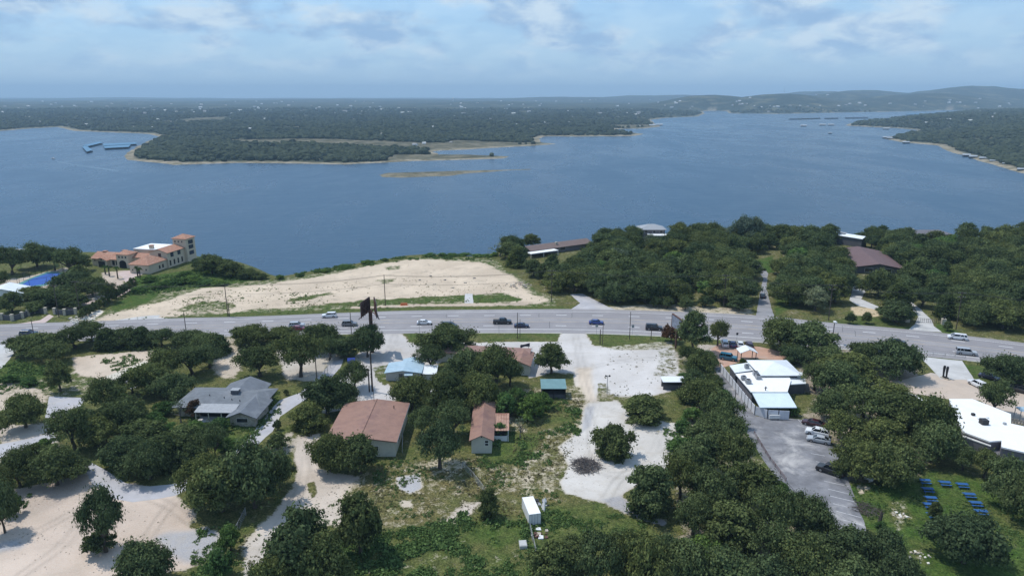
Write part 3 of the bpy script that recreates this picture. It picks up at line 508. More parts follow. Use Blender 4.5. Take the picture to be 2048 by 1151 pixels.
# houses across the lake: walls + gable roof, shared meshes
def house_mesh(): 
    a = MB().box(-7, 7, -4.5, 4.5, -2, 4.2).data('wall'); r = MB(); r.slab([(-7.6, -5.2, 4), (7.6, -5.2, 4), (7.6, 0, 6.6), (-7.6, 0, 6.6)], 0.3); r.slab([(-7.6, 0, 6.6), (7.6, 0, 6.6), (7.6, 5.2, 4), (-7.6, 5.2, 4)], 0.3)
    return a, r.data('roof')
hw, hr = house_mesh(); hmesh = []
for wm, rm in (('far_white', 'far_white'), ('far_tan', 'far_grey'), ('far_white', 'far_grey'), ('far_tan', 'far_white')):
    a, r = hw.copy(), hr.copy(); a.materials.append(M[wm]); r.materials.append(M[rm]); hmesh.append((a, r))
kinds = ['small white house with white roof among far lakeside trees', 'small tan house with grey roof among far lakeside trees', 'small white house with grey roof among far lakeside trees', 'small tan house with white roof among far lakeside trees']
hp = [(120, 243), (150, 247), (140, 240), (310, 222), (330, 219), (370, 226), (385, 222), (400, 219), (410, 224), (460, 240), (440, 243), (480, 222), (510, 221), (555, 252), (634, 265), (583, 256), (590, 263), (650, 222), (690, 224), (740, 215), (760, 214), (820, 226), (880, 227), (910, 234), (952, 225), (1000, 232), (1050, 217), (1130, 226), (1180, 200), (1192, 200), (1280, 200), (1300, 200), (1235, 213), (1270, 231), (1276, 230), (1090, 246), (1100, 240), (895, 248), (860, 257), (765, 270), (720, 257), (1540, 212), (1548, 214), (1580, 213), (1600, 212), (1615, 214), (1640, 212), (1780, 208), (1632, 190), (1655, 191), (1500, 197), (1480, 210), (1465, 213), (1920, 206), (1900, 201), (1990, 250), (2012, 259), (2032, 250), (1940, 243), (1862, 270), (1800, 246), (2042, 284), (2015, 276), (830, 291), (848, 288), (902, 286), (60, 235), (20, 240), (220, 232), (1330, 212), (1380, 218), (1360, 203), (1700, 208), (1730, 212), (1850, 205), (1960, 198), (2020, 210)]
hp += [(R.uniform(0, 2048), 203 + 58 * R.random() ** 1.3) for _ in range(240)]
for i, (px, py) in enumerate(hp):
    p = far_pt(px, py)
    if i > 76 and far_h(np.array([p.x]), np.array([p.y]))[1][0] < 45: continue
    k = R.choice([0, 0, 1, 2, 3]); s = R.uniform(0.6, 1.15) * (1 + 0.4 * (p.y > 4000)) * (0.7 if py > 245 else 1)
    h = thing('lakeside_house', kinds[k], 'house', p, R.uniform(-0.6, 0.6), 'far lakeside houses, ' + kinds[k].split(' among')[0][6:]); h.scale = (s * R.uniform(0.8, 1.3), s, s)
    obj('wall', hmesh[k][0], None, h); obj('roof', hmesh[k][1], None, h)
# marina and docks
def dock(px, label, roofm='marina_blue', h=4.5, group=None, name='covered_dock'):
    q = [G(x, y, WATER) for x, y in px]; c = sum(q, Vector()) / len(q); d = thing(name, label, 'dock', c, 0, group)
    loc = [(v - c) for v in q]; ins = [v * 0.96 for v in loc]
    MB().prism([(v.x, v.y) for v in ins], 0.05, 0.6).build('deck', 'dock_dark', d)
    MB().prism([(v.x, v.y) for v in loc], h - 0.4, h).build('roof', roofm, d)
    n = len(loc)
    for i in range(n):
        for k in range(4):
            v = ins[i].lerp(ins[(i + 1) % n], k / 4 + 0.02); MB().box(v.x - 0.25, v.x + 0.25, v.y - 0.25, v.y + 0.25, 0.6, h - 0.4).build('post', 'dock_dark', d)
dock([(165, 297), (172, 294), (186, 304), (174, 307)], 'blue roofed marina dock, short outer leg of the angled pier')
dock([(166, 294), (200, 286.5), (206, 288.5), (176, 296)], 'long narrow blue roofed marina dock, diagonal leg of the angled pier')
dock([(206, 291), (272, 288), (275, 291), (208, 295)], 'long blue roofed marina dock, farther of the parallel pair near the point')
dock([(208, 296), (262, 292.5), (258, 297.5), (210, 300)], 'long blue roofed marina dock, nearer of the parallel pair off the wooded point')
for px in ([(1577, 238.5), (1640, 237), (1642, 238.2), (1578, 239.6)], [(1648, 237), (1676, 236.6), (1677, 237.9), (1649, 238.4)], [(1690, 235.8), (1735, 235.4), (1737, 237), (1690, 237.6)]):
    dock(px, 'dark floating dock row off the low wooded point', 'dock_dark', 4, 'dark floating dock rows off the far point')
dock([(1812, 229), (1900, 226.5), (1902, 228), (1815, 230.5)], 'long blue roofed dock beyond the low wooded point')
for i, (px, py, s) in enumerate([(1772, 276, 1), (1780, 277.5, 1), (1812, 286, 1.0), (1933, 312, 1.2), (1946, 315, 1.2), (1966, 318, 1.2), (1990, 323, 1.6), (2012, 329, 1.2), (2042, 341, 1.2), (1305, 251, 1), (1318, 250, 1), (1607, 252, 0.9), (1645, 250, 0.9), (1662, 250, 0.9), (1772, 258, 0.9), (1660, 267, 0.5)]):
    dock([(px - 7 * s, py - 1.2 * s), (px + 7 * s, py - 1.2 * s), (px + 7 * s, py + 1.2 * s), (px - 7 * s, py + 1.2 * s)], 'small private boat dock with grey roof on the lake edge', ['dock_grey', 'dock_dark', 'far_white'][i % 3] if False else 'dock_grey', 3.5, 'small private boat docks', 'boat_dock')
def boat(px, py, s, label):
    p = G(px, py, WATER); bt = thing('motor_boat', label, 'boat', p, 2.7); m = MB()
    m.loft([[(x, -wd, 1.3), (x, wd, 1.3), (x, wd * 0.6, 0.0), (x, -wd * 0.6, 0.0)] for x, wd in ((-5, 1.4), (-1, 1.6), (3, 1.2), (5.5, 0.1))]); m.build('hull', 'far_white', bt)
    MB().box(-2.5, 1.0, -1.1, 1.1, 1.3, 2.9).build('cabin', 'far_white', bt); bt.scale = (s, s, s)
    mt = MB(); mt.tube([(-4.5, 0, 1.0), (-5.3, 0, 0.4)], 0.35); mt.build('engine', 'dark_metal', bt)
boat(106, 318, 1.1, 'white motor boat running on the open lake leaving a wake')
wk = [(108, 319.3), (120, 324), (150, 329), (190, 334), (240, 341), (235, 343), (180, 335.3), (140, 329), (116, 324.4)]
m = MB(); m.add([(*G(x, y, WATER)[:2], WATER + 0.06) for x, y in wk], [tuple(range(len(wk)))]); wo = m.build('boat_wake', None); wo['kind'] = 'stuff'; wo['label'] = 'pale foamy wake trailing behind the motor boat'
mat('wake_foam', (0.10, 0.17, 0.23), 0.5, 0.3, 0.2); wo.data.materials.append(M['wake_foam'])
# shallow shoals of the low island
# water tower and mast on the skyline
p = far_pt(906, 203); wt = thing('water_tower', 'pale water tower standing alone on the far skyline', 'water tower', p)
MB().tube([(0, 0, 0), (0, 0, 30), (0, 0, 34)], [3, 3, 7], 10).build('stem', 'far_white', wt); MB().tube([(0, 0, 34), (0, 0, 38), (0, 0, 43), (0, 0, 46)], [7, 11, 10, 3], 12).build('tank', 'far_white', wt)
p = far_pt(1568, 190); ra = thing('radio_mast', 'thin dark radio mast on the wooded far hill', 'mast', p)
MB().tube([(0, 0, 0), (0, 0, 60)], [1.2, 0.5], 5).build('mast', 'far_grey', ra); MB().box(-2, 2, -2, 2, -1, 3).build('hut', 'far_grey', ra)
# the air itself
hb = MB().box(-15500, 15500, -300, 23500, -66, 330).build('haze', None); hb['kind'] = 'stuff'; hb['label'] = 'pale blue summer haze over lake and hills'
MH = bpy.data.materials.new('haze'); MH.use_nodes = True; t = MH.node_tree; t.nodes.clear(); o_ = N(t, 'ShaderNodeOutputMaterial'); pv = N(t, 'ShaderNodeVolumePrincipled')
pv.inputs['Color'].default_value = (0.56, 0.80, 1.0, 1); pv.inputs['Density'].default_value = 0.000085; pv.inputs['Anisotropy'].default_value = 0.0
t.links.new(pv.outputs[0], o_.inputs['Volume']); hb.data.materials.append(MH)
# ------------------------------------------------------------------ highway, lots, drives
far_e = [(-700, 690), (-300, 662), (0, 648), (219, 641), (336, 636), (500, 633), (664, 626), (828, 620), (1060, 618), (1191, 617.5), (1400, 624), (1547, 632), (1644, 644), (1824, 658), (2048, 685), (2300, 718), (2700, 775)]
near_e = [(-700, 740), (-300, 706), (0, 687), (450, 672), (773, 667), (910, 665.5), (1100, 665.5), (1246, 668), (1465, 680), (1650, 695), (1842, 711), (1957, 723), (2048, 733), (2300, 768), (2700, 830)]
def resample(pts, n):
    p = np.array([tuple(G(*q)[:2]) for q in pts])
    for _ in range(3):                      # corner cutting
        q = np.empty((2 * len(p) - 2, 2)); q[0::2] = p[:-1] * 0.75 + p[1:] * 0.25; q[1::2] = p[:-1] * 0.25 + p[1:] * 0.75
        p = np.vstack([p[:1], q, p[-1:]])
    s = np.r_[0, np.cumsum(np.hypot(*np.diff(p, axis=0).T))]; t_ = np.linspace(0, s[-1], n)
    return np.stack([np.interp(t_, s, p[:, 0]), np.interp(t_, s, p[:, 1])], 1)
HN = 240; RF = resample(far_e, HN); RNr = resample(near_e, HN)
RWID = 24.1
def road_pt(i, off):
    "i: station 0..HN-1 (float), off: metres from the far edge"
    k = np.clip(i, 0, HN - 1.001); a = int(k); f = k - a; P = RF[a] * (1 - f) + RF[a + 1] * f; Q = RNr[a] * (1 - f) + RNr[a + 1] * f
    return P + (Q - P) * off / RWID
ST = np.hypot(*(RF[1] - RF[0]))           # metres between stations
def strip(o0, o1, z, i0=0, i1=HN - 1, step=1):
    m = MB(); st = list(np.arange(i0, i1, step)) + [i1]; v = []
    for i in st: v += [(*road_pt(i, o0), z), (*road_pt(i, o1), z)]
    return m.add(v, [(2 * k, 2 * k + 1, 2 * k + 3, 2 * k + 2) for k in range(len(st) - 1)])
MR = mat('highway_asphalt', (0.275, 0.262, 0.262), 0.88, 0.08, 0.25, 0.1, 8, dirt=(0.34, 0.32, 0.315), dscale=0.09, damt=0.6)
t = MR.node_tree; b = t.nodes['Principled BSDF']; src = b.inputs['Base Color'].links[0].from_socket       # wheel-track wear follows the lanes
tr_ = N(t, 'ShaderNodeAttribute', attribute_name='track').outputs['Fac']
nz = noise_n(t, N(t, 'ShaderNodeTexCoord').outputs['Object'], 0.05, 4)
t.links.new(mix_n(t, math_n(t, 'MULTIPLY', tr_, ramp_n(t, nz, 0.25, 0.6)), src, (0.20, 0.19, 0.20)), b.inputs['Base Color'])
offs = np.linspace(0, RWID, 49); v = []; trk = []
for i in range(HN):
    for o in offs:
        v.append((*road_pt(i, o), 0.03)); c = 0.0
        for lc in (4.7, 8.2, 15.1, 18.6):
            for s in (-0.85, 0.85): c = max(c, math.exp(-((o - lc - s) / 0.45) ** 2))
            if abs(o - lc) < 1.8: c = max(c, 0.28)
        trk.append(c * 0.75)
no = len(offs); ii = np.arange((HN - 1) * no).reshape(HN - 1, no)[:, :-1].ravel()
struct(obj('highway', np_mesh('highway', v, np.stack([ii, ii + 1, ii + no + 1, ii + no], 1)[:, ::-1], {'track': np.array(trk)}, False), 'highway_asphalt'))
for off, wd in ((2.9, 0.16), (20.5, 0.22)): struct(strip(off, off + wd, 0.036).build('edge_line', 'white_paint'))
for off in (6.5, 17.0):
    m = MB(); i = 0.0
    while i < HN - 4:
        q = strip(off, off + 0.27, 0.036, i, i + 3.6 / ST, 3.2 / ST); m.add(q.v, q.f); i += 12.2 / ST
    struct(m.build('lane_dashes', 'white_paint'))
for off in (9.9, 13.45):
    struct(strip(off, off + 0.11, 0.036).build('turn_lane_line', 'yellow_paint'))
    m = MB(); i = 1.0; o2 = off + (0.25 if off < 11 else -0.25)
    while i < HN - 4:
        q = strip(o2, o2 + 0.11, 0.036, i, i + 3.0 / ST, 3.0 / ST); m.add(q.v, q.f); i += 12.2 / ST
    struct(m.build('turn_lane_dashes', 'yellow_paint'))
mat('tar', (0.07, 0.07, 0.075), 0.7, 0.2, 1)
for k in range(26):                    # tar-sealed cracks
    i0 = R.uniform(20, HN - 30); o0 = R.uniform(1, 22); m = MB(); v = []; n = R.randint(4, 9); tv = R.random() < 0.4
    for j in range(n):
        ii_, oo = (i0 + R.uniform(-.15, .15) / ST, min(23.5, o0 + j * 0.9)) if tv else (i0 + j * R.uniform(1.2, 2.2) / ST, np.clip(o0 + R.uniform(-.12, .12), 0.5, 23.5)); P0 = road_pt(ii_, oo); d_ = 0.07
        v += [(P0[0] - (d_ if tv else 0), P0[1] - (0 if tv else d_), 0.034), (P0[0] + (d_ if tv else 0), P0[1] + (0 if tv else d_), 0.034)]
    m.add(v, [(2 * j, 2 * j + 1, 2 * j + 3, 2 * j + 2) for j in range(n - 1)]); struct(m.build('tar_seam', 'tar'))
for k in range(9):                     # repaired rectangles
    i0 = R.uniform(20, HN - 30); o0 = R.choice([3.1, 6.6, 10, 13.6, 17.1]); q = strip(o0 + .2, o0 + R.uniform(1.6, 3.2), 0.0335, i0, i0 + R.uniform(4, 16) / ST); struct(q.build('road_patch', R.choice(['lane_grey', 'highway_asphalt'])))
def station(px):                      # station whose middle is seen at photo column px
    best = min(range(HN), key=lambda i: abs(proj(*road_pt(i, 12), 0)[0] - px)); return best
def proj(x, y, z):
    d = y * CP - (z - CAMH) * SP; u = y * SP + (z - CAMH) * CP; return 1024 + F * x / d, 575.5 - F * u / d
for a_, b_ in ((773, 808), (868, 958), (960, 1122), (1176, 1500), (1500, 1838), (1930, 2300), (20, 700)):
    if a_ in (773, 868): continue
    i0, i1 = station(a_), station(b_); q = MB(); st = range(i0, i1)
    for i in st:
        P0, P1 = road_pt(i, RWID + 0.02), road_pt(i, RWID + 0.34); Q0, Q1 = road_pt(i + 1, RWID + 0.02), road_pt(i + 1, RWID + 0.34)
        q.prism([P0, P1, Q1, Q0], 0.0, 0.14)
    struct(q.build('kerb', 'kerb'))
def sheet(name, px, m, z=0.012, jit=0.12):
    p = [G(*q) for q in px]; o_ = []
    for i in range(len(p)):
        a, b2 = p[i], p[(i + 1) % len(p)]; n = max(1, int((b2 - a).length / 2.5))
        for k in range(n):
            q = a.lerp(b2, k / n); o_.append((q.x + R.uniform(-jit, jit), q.y + R.uniform(-jit, jit), z))
    bm = bmesh.new(); f = bm.faces.new([bm.verts.new(v) for v in o_]); bmesh.ops.triangulate(bm, faces=[f]); bmesh.ops.recalc_face_normals(bm, faces=bm.faces)
    for f in bm.faces:
        if f.normal.z < 0: f.normal_flip()
    me = bpy.data.meshes.new(name); bm.to_mesh(me); bm.free(); return struct(obj(name, me, m))
sheet('parking_lot', [(1428, 735), (1446, 733), (1470, 765), (1500, 808), (1513, 832), (1600, 838), (1642, 848), (1665, 890), (1692, 945), (1712, 1000), (1734, 1062), (1736, 1072), (1660, 1078), (1600, 1010), (1560, 963), (1528, 922), (1490, 858), (1455, 795)], 'asphalt_patchy')
sheet('brick_forecourt', [(1420, 697), (1442, 686), (1520, 693), (1600, 712), (1600, 722), (1500, 716), (1448, 734), (1428, 735), (1432, 715)], 'brick_paving', 0.008)
sheet('concrete_apron', [(1838, 712), (1925, 721), (1932, 734), (1950, 760), (1880, 757), (1862, 735)], 'concrete', 0.016)
sheet('tan_forecourt', [(1862, 745), (1950, 758), (1975, 790), (1960, 800), (1900, 798), (1850, 790), (1760, 770)], 'tan_lot', 0.010)
sheet('tan_yard', [(1940, 765), (2100, 770), (2100, 850), (2020, 845), (1960, 800)], 'tan_lot', 0.006)
sheet('driveway', [(162, 926), (175, 922), (205, 936), (250, 966), (300, 972), (345, 968), (420, 940), (470, 905), (490, 905), (440, 948), (350, 990), (310, 998), (265, 1003), (215, 995), (186, 968)], 'pale_drive', 0.012)
sheet('driveway', [(466, 908), (510, 860), (540, 820), (560, 800), (600, 785), (640, 750), (665, 722), (688, 716), (680, 735), (650, 770), (625, 790), (590, 812), (560, 832), (545, 862), (492, 908)], 'pale_drive', 0.009)
sheet('concrete_road', [(-120, 720), (-60, 697), (0, 688), (36, 686), (34, 698), (8, 732), (-40, 765), (-120, 800)], 'concrete', 0.012)
sheet('concrete_slab', [(98, 792), (172, 795), (160, 812), (142, 832), (90, 835)], 'pale_drive', 0.014, 0.05)
sheet('side_road', [(-80, 898), (0, 888), (60, 876), (110, 862), (118, 880), (60, 898), (0, 914), (-80, 935)], 'pale_drive')
sheet('concrete_slab', [(246, 762), (272, 758), (276, 772), (262, 778)], 'pale_drive', 0.014, 0.05)
sheet('side_drive', [(1140, 588), (1165, 587), (1185, 597), (1215, 612), (1232, 620), (1140, 620), (1160, 606)], 'pale_drive')
sheet('side_lane', [(1503, 521), (1511, 520), (1536, 546), (1533, 575), (1541, 610), (1549, 634), (1512, 632), (1519, 590), (1527, 556)], 'lane_grey')
sheet('gate_drive', [(1816, 659), (1830, 648), (1836, 632), (1822, 615), (1808, 600), (1816, 598), (1836, 613), (1862, 638), (1868, 652), (1885, 664)], 'concrete')
sheet('pale_drive', [(1706, 562), (1714, 564), (1732, 580), (1723, 598), (1757, 613), (1752, 619), (1716, 611), (1699, 600), (1703, 585)], 'concrete', 0.016)
sheet('concrete_apron', [(212, 643), (270, 634), (305, 630), (322, 630), (316, 634), (345, 637)], 'concrete')
sheet('concrete_path', [(930, 587), (945, 587), (947, 606), (929, 606)], 'concrete', 0.012, 0.05)
sheet('mansion_drive', [(232, 548), (250, 541), (272, 540), (288, 541), (285, 549), (268, 553), (272, 566), (262, 580), (240, 592), (200, 606), (150, 615), (140, 622), (130, 615), (180, 598), (225, 582), (252, 566), (245, 553)], 'pink_paving')
sheet('gate_path', [(30, 648), (80, 640), (98, 628), (108, 632), (92, 644), (70, 650)], 'pink_paving')
sheet('sports_court', [(22, 573), (60, 576), (95, 570), (130, 552), (126, 544), (95, 543), (60, 556)], 'court_green', 0.012, 0.0)
sheet('court_surface', [(42, 570), (62, 572), (92, 567), (122, 550), (120, 546), (94, 547), (62, 558)], 'court_blue', 0.02, 0.0)
mat('worn_paint', (0.50, 0.50, 0.50), 0.8, 0.2, 2, dirt=(0.26, 0.26, 0.27), dscale=0.9, damt=0.9)
# bay stripes of the parking lot
for a_, b_ in [((1648, 961), (1698, 972)), ((1656, 977), (1702, 988)), ((1660, 991), (1712, 1003)), ((1666, 1006), (1714, 1018)), ((1672, 1021), (1722, 1034)), ((1680, 1037), (1728, 1050)), ((1688, 1055), (1732, 1066)), ((1632, 922), (1664, 929)), ((1618, 889), (1640, 893)), ((1607, 863), (1622, 866)), ((1600, 852), (1640, 858)), ((1596, 838), (1604, 846)), ((1604, 846), (1612, 838)), ((1622, 906), (1650, 911))]:
    p, q = G(*a_), G(*b_); n = Vector((-(q - p).y, (q - p).x, 0)).normalized() * 0.07
    m = MB(); m.add([(*(v)[:2], 0.018) for v in (p - n, q - n, q + n, p + n)], [(0, 1, 2, 3)]); struct(m.build('bay_stripe', 'worn_paint'))
# ------------------------------------------------------------------ trees
def crown_mesh(seed, Rr=5.0, Hh=7.0, zb=1.2, nl=30, per=300, leaf=0.34, shape='oak', holes=0.0):
    g = np.random.default_rng(seed); P = []; Nn = []; T = []; Sz = []; tips = []
    ga = 2.39996; o0 = g.random() * 6
    lob = 1 + 0.27 * np.sin(np.arange(7) * 1.7 + o0)
    for i in range(nl):
        f = (i + 0.5) / nl; az = i * ga + o0 + g.normal(0, 0.25)
        if shape == 'cone':
            z = zb + (Hh - zb) * f * 0.95; rad = Rr * (1 - f) ** 0.5 * g.uniform(0.4, 0.8); lr = Rr * (0.24 + 0.16 * (1 - f)) * g.uniform(0.8, 1.2)
        else:
            e = math.asin(min(1, (-0.75 + 1.72 * f) if shape == 'ball' else (-0.25 + 1.22 * f))); rr = g.uniform(0.5, 0.88) * lob[int(az * 1.1) % 7] * (0.55 if g.random() < 0.22 else 1)
            rad = Rr * math.cos(e) * rr; z = zb + (Hh - zb) * (0.30 + 0.52 * math.sin(e) * g.uniform(0.85, 1.12)); lr = Rr * g.uniform(0.15, 0.33)
        if g.random() < holes: continue
        c = np.array([rad * math.cos(az), rad * math.sin(az), z]); tips.append(c)
        k = int(per * (lr / (0.30 * Rr)) ** 1.6)
        d = g.normal(size=(k, 3)); d /= np.linalg.norm(d, axis=1)[:, None]; d[:, 2] = np.where(d[:, 2] < -0.35, -d[:, 2] * 0.5, d[:, 2])
        r = lr * np.clip(g.normal(0.80, 0.25, k), 0.2, 1.5) * (1 + 0.25 * np.sin(3 * d[:, 0] + 5 * d[:, 1] + seed + i))
        p = c + d * r[:, None] * np.array([1.12, 1.12, 0.82]); p[:, 2] = np.maximum(p[:, 2], 0.15)
        nn = d + g.normal(size=(k, 3)) * 0.45; nn[:, 2] += 0.25
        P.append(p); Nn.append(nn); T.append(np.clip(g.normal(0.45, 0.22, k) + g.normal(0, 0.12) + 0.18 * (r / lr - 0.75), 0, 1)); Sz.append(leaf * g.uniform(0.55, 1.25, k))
    P = np.concatenate(P); Nn = np.concatenate(Nn); T = np.concatenate(T); Sz = np.concatenate(Sz); n = len(P)
    Nn /= np.linalg.norm(Nn, axis=1)[:, None]; a = np.cross(Nn, g.normal(size=(n, 3))); a /= np.linalg.norm(a, axis=1)[:, None]; b_ = np.cross(Nn, a)
    V = np.empty((n, 4, 3)); asp = g.uniform(0.45, 0.9, n)
    for k, (ca, cb) in enumerate(((1, 0), (0, 1), (-1, 0), (0, -1))):
        V[:, k] = P + a * (ca * Sz * g.uniform(0.7, 1.2, n))[:, None] + b_ * (cb * Sz * asp * g.uniform(0.7, 1.2, n))[:, None]
    return np_mesh('crown', V.reshape(-1, 3), np.arange(4 * n).reshape(n, 4), {'tint': np.repeat(T, 4)}, False), tips
def trunk_mesh(seed, tips, Hh, Rr, n=7, thick=1.0):
    g = random.Random(seed); m = MB(); fork = Vector((g.uniform(-.3, .3), g.uniform(-.3, .3), Hh * 0.24)); r0 = (0.16 + 0.035 * Rr) * thick
    m.tube([(0, 0, -0.2), (0.05, 0.02, fork.z * 0.5), fork], [r0 * 1.35, r0, r0 * 0.9], 7)
    for c in g.sample(tips, min(n, len(tips))):
        c = Vector(c); mid = fork.lerp(c, 0.5) + Vector((g.uniform(-.4, .4), g.uniform(-.4, .4), g.uniform(-.2, .6)))
        m.tube([fork, mid, c], [r0 * 0.62, r0 * 0.38, r0 * 0.12], 5)
        for _ in range(2):
            m.tube([mid, mid + Vector((g.uniform(-1, 1), g.uniform(-1, 1), g.uniform(0.2, 1.2))) * Rr * 0.28], [r0 * 0.28, r0 * 0.06], 4)
    return m.data('trunk')
PRO = {}
def proto(kind, i, leafm, barkm='bark', **k):
    thick = k.pop('thick', 1.0); cm_, tips = crown_mesh(100 * len(PRO) + i, **k); cm_.materials.append(M[leafm]); tm = trunk_mesh(i, tips, k['Hh'], k['Rr'], k.pop('branches', 8), thick); tm.materials.append(M[barkm])
    PRO.setdefault(kind, []).append((cm_, tm, k['Rr'], k['Hh']))
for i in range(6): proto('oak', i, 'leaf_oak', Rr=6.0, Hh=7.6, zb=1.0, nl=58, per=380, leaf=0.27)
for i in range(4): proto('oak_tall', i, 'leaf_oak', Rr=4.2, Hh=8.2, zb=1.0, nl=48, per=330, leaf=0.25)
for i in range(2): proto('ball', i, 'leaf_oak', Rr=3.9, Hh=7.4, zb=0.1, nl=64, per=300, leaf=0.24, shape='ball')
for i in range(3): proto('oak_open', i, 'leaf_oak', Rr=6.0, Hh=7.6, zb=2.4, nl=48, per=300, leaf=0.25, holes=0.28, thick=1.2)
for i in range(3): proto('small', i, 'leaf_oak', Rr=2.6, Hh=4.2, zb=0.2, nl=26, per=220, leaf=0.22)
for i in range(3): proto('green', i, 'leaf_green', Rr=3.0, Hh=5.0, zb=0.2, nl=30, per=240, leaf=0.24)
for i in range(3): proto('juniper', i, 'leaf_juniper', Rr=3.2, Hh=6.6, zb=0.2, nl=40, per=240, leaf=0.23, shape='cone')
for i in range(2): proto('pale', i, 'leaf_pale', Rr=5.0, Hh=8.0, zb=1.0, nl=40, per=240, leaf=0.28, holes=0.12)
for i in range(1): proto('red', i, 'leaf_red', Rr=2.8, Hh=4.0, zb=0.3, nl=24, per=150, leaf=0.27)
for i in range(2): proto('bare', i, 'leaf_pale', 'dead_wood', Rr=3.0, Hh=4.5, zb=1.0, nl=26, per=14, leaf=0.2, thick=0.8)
TN = dict(ball='live_oak', oak='live_oak', oak_tall='live_oak', oak_open='live_oak', small='oak_shrub', green='leafy_shrub', juniper='juniper_tree', pale='silvery_tree', red='red_leaf_shrub', bare='bare_shrub')
TC = dict(small='shrub', green='shrub', red='shrub', bare='shrub')
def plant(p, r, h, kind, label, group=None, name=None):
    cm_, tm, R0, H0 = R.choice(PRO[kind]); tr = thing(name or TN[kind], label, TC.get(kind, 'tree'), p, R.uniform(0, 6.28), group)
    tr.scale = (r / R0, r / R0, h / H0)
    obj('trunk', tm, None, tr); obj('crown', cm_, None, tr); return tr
def zat(x, y):
    s = sdf(plateau, np.array([x]), np.array([y])); return float(drop(s, np.array([x]), np.array([y]))[0]) if s[0] < 0 else 0.0
def tree(cx_, yb, wpx, yt, kind='oak', label=None, group=None):
    s = pxm(cx_, yb); y0 = yb - 0.42 * wpx / 2 * 0.62; p = G(cx_, y0); s = pxm(cx_, y0); dep = math.atan2(CAMH, p.y)
    h = max(1.5, (y0 - yt) / (s * math.cos(dep)) * 0.98); p.z = zat(p.x, p.y) - 0.05
    return plant(p, wpx / s / 2 * 0.80, h * 0.97, kind, label, group)
def trees(label, group, rows, kind='oak'):
    for q in rows: tree(*q[:4], R.choices(['oak', 'oak_tall', 'oak_open', 'ball'], [50, 20, 20, 10])[0] if kind == 'oak' else kind, label, group)
T = tree
# --- left: row of oaks along the near kerb
trees('live oak in the leafy kerbside row west of the tall billboard', 'oaks in the kerbside row', [(75, 722, 115, 665), (150, 710, 115, 652), (183, 694, 85, 640), (245, 702, 90, 655), (325, 703, 75, 655), (378, 706, 95, 660), (418, 722, 90, 663), (110, 735, 90, 685), (30, 712, 40, 672)])
trees('juniper among the oaks of the kerbside row', 'junipers in the kerbside row', [(286, 702, 70, 652), (215, 705, 70, 655), (440, 715, 60, 668)], 'juniper')
T(121, 790, 64, 714, 'oak_tall', 'rounded dark live oak standing alone beside the sandy clearing')
trees('live oak in the thicket between sandy clearing and grey roofed house', 'oaks behind the grey roofed house', [(335, 770, 95, 695), (385, 765, 110, 690), (300, 800, 105, 722), (350, 808, 100, 745), (420, 745, 80, 690), (265, 795, 70, 742)])
trees('live oak in the dense thicket in front of the grey roofed house', 'oaks in front of the grey roofed house', [(215, 842, 105, 756), (250, 872, 110, 795), (200, 905, 100, 830), (290, 915, 130, 838), (250, 955, 110, 872), (330, 950, 120, 862), (300, 972, 110, 885), (370, 905, 90, 845), (430, 925, 80, 848), (175, 870, 70, 815), (385, 940, 80, 880)])
T(150, 915, 115, 812, 'oak_open', 'open crowned oak with bare dark limbs over the pale slab')
T(52, 868, 108, 788, 'oak', 'broad live oak between concrete slab and side road')
trees('live oak in the clump between side road and pale dirt lot', 'oaks by the side road', [(40, 985, 100, 905), (115, 985, 120, 895), (65, 960, 100, 890), (150, 965, 80, 910), (10, 1075, 80, 960), (-10, 1010, 90, 930)])
T(30, 1035, 50, 985, 'green', 'bright green shrub on the edge of the pale dirt lot')
T(212, 1118, 116, 982, 'oak_open', 'tall uneven live oak standing alone in the pale dirt lot'); T(200, 1112, 80, 1060, 'small', 'low oak growth at the foot of the lone dirt lot oak')
T(292, 1190, 145, 1090, 'oak', 'round live oak at the near rim of the pale dirt lot')
trees('huge spreading live oak over the curve of the pale driveway', 'spreading oaks at the driveway curve', [(405, 1025, 130, 918), (510, 1035, 155, 892), (445, 1040, 140, 915), (560, 985, 80, 905)])
T(462, 1108, 58, 1045, 'green', 'bright green shrub below the spreading driveway oaks'); T(440, 1165, 75, 1100, 'green', 'second bright green shrub beside the weedy sand track')
trees('live oak at the near end of the sandy track', 'oaks at the near end of the sandy track', [(600, 1185, 165, 1022), (640, 1200, 150, 1075), (555, 1210, 120, 1110)], 'oak')
T(722, 1122, 120, 985, 'oak_tall', 'tall dense live oak beside the sandy clearing in the weeds')
T(390, 838, 48, 796, 'red', 'reddish brown shrub against the grey roofed house'); T(362, 850, 50, 790, 'bare', 'bare grey shrub at the corner of the grey roofed house')
T(556, 905, 60, 862, 'small', 'low scrub oak beside the driveway'); T(555, 862, 20, 835, 'small', 'small round bush at the driveway edge'); T(573, 791, 14, 776, 'small', 'tiny round bush on the grass east of the grey house')
trees('scrubby green shrub in the undergrowth around the grey roofed house', 'undergrowth round the grey roofed house', [(340, 885, 60, 845), (395, 880, 60, 838), (420, 890, 55, 850), (360, 925, 60, 885), (275, 890, 60, 850), (440, 868, 50, 832), (235, 815, 50, 780), (330, 835, 50, 800), (450, 905, 50, 872), (310, 860, 60, 820), (470, 850, 40, 828), (225, 940, 60, 900), (420, 960, 60, 925), (60, 775, 40, 752), (20, 770, 40, 745), (90, 905, 50, 875)], 'green')
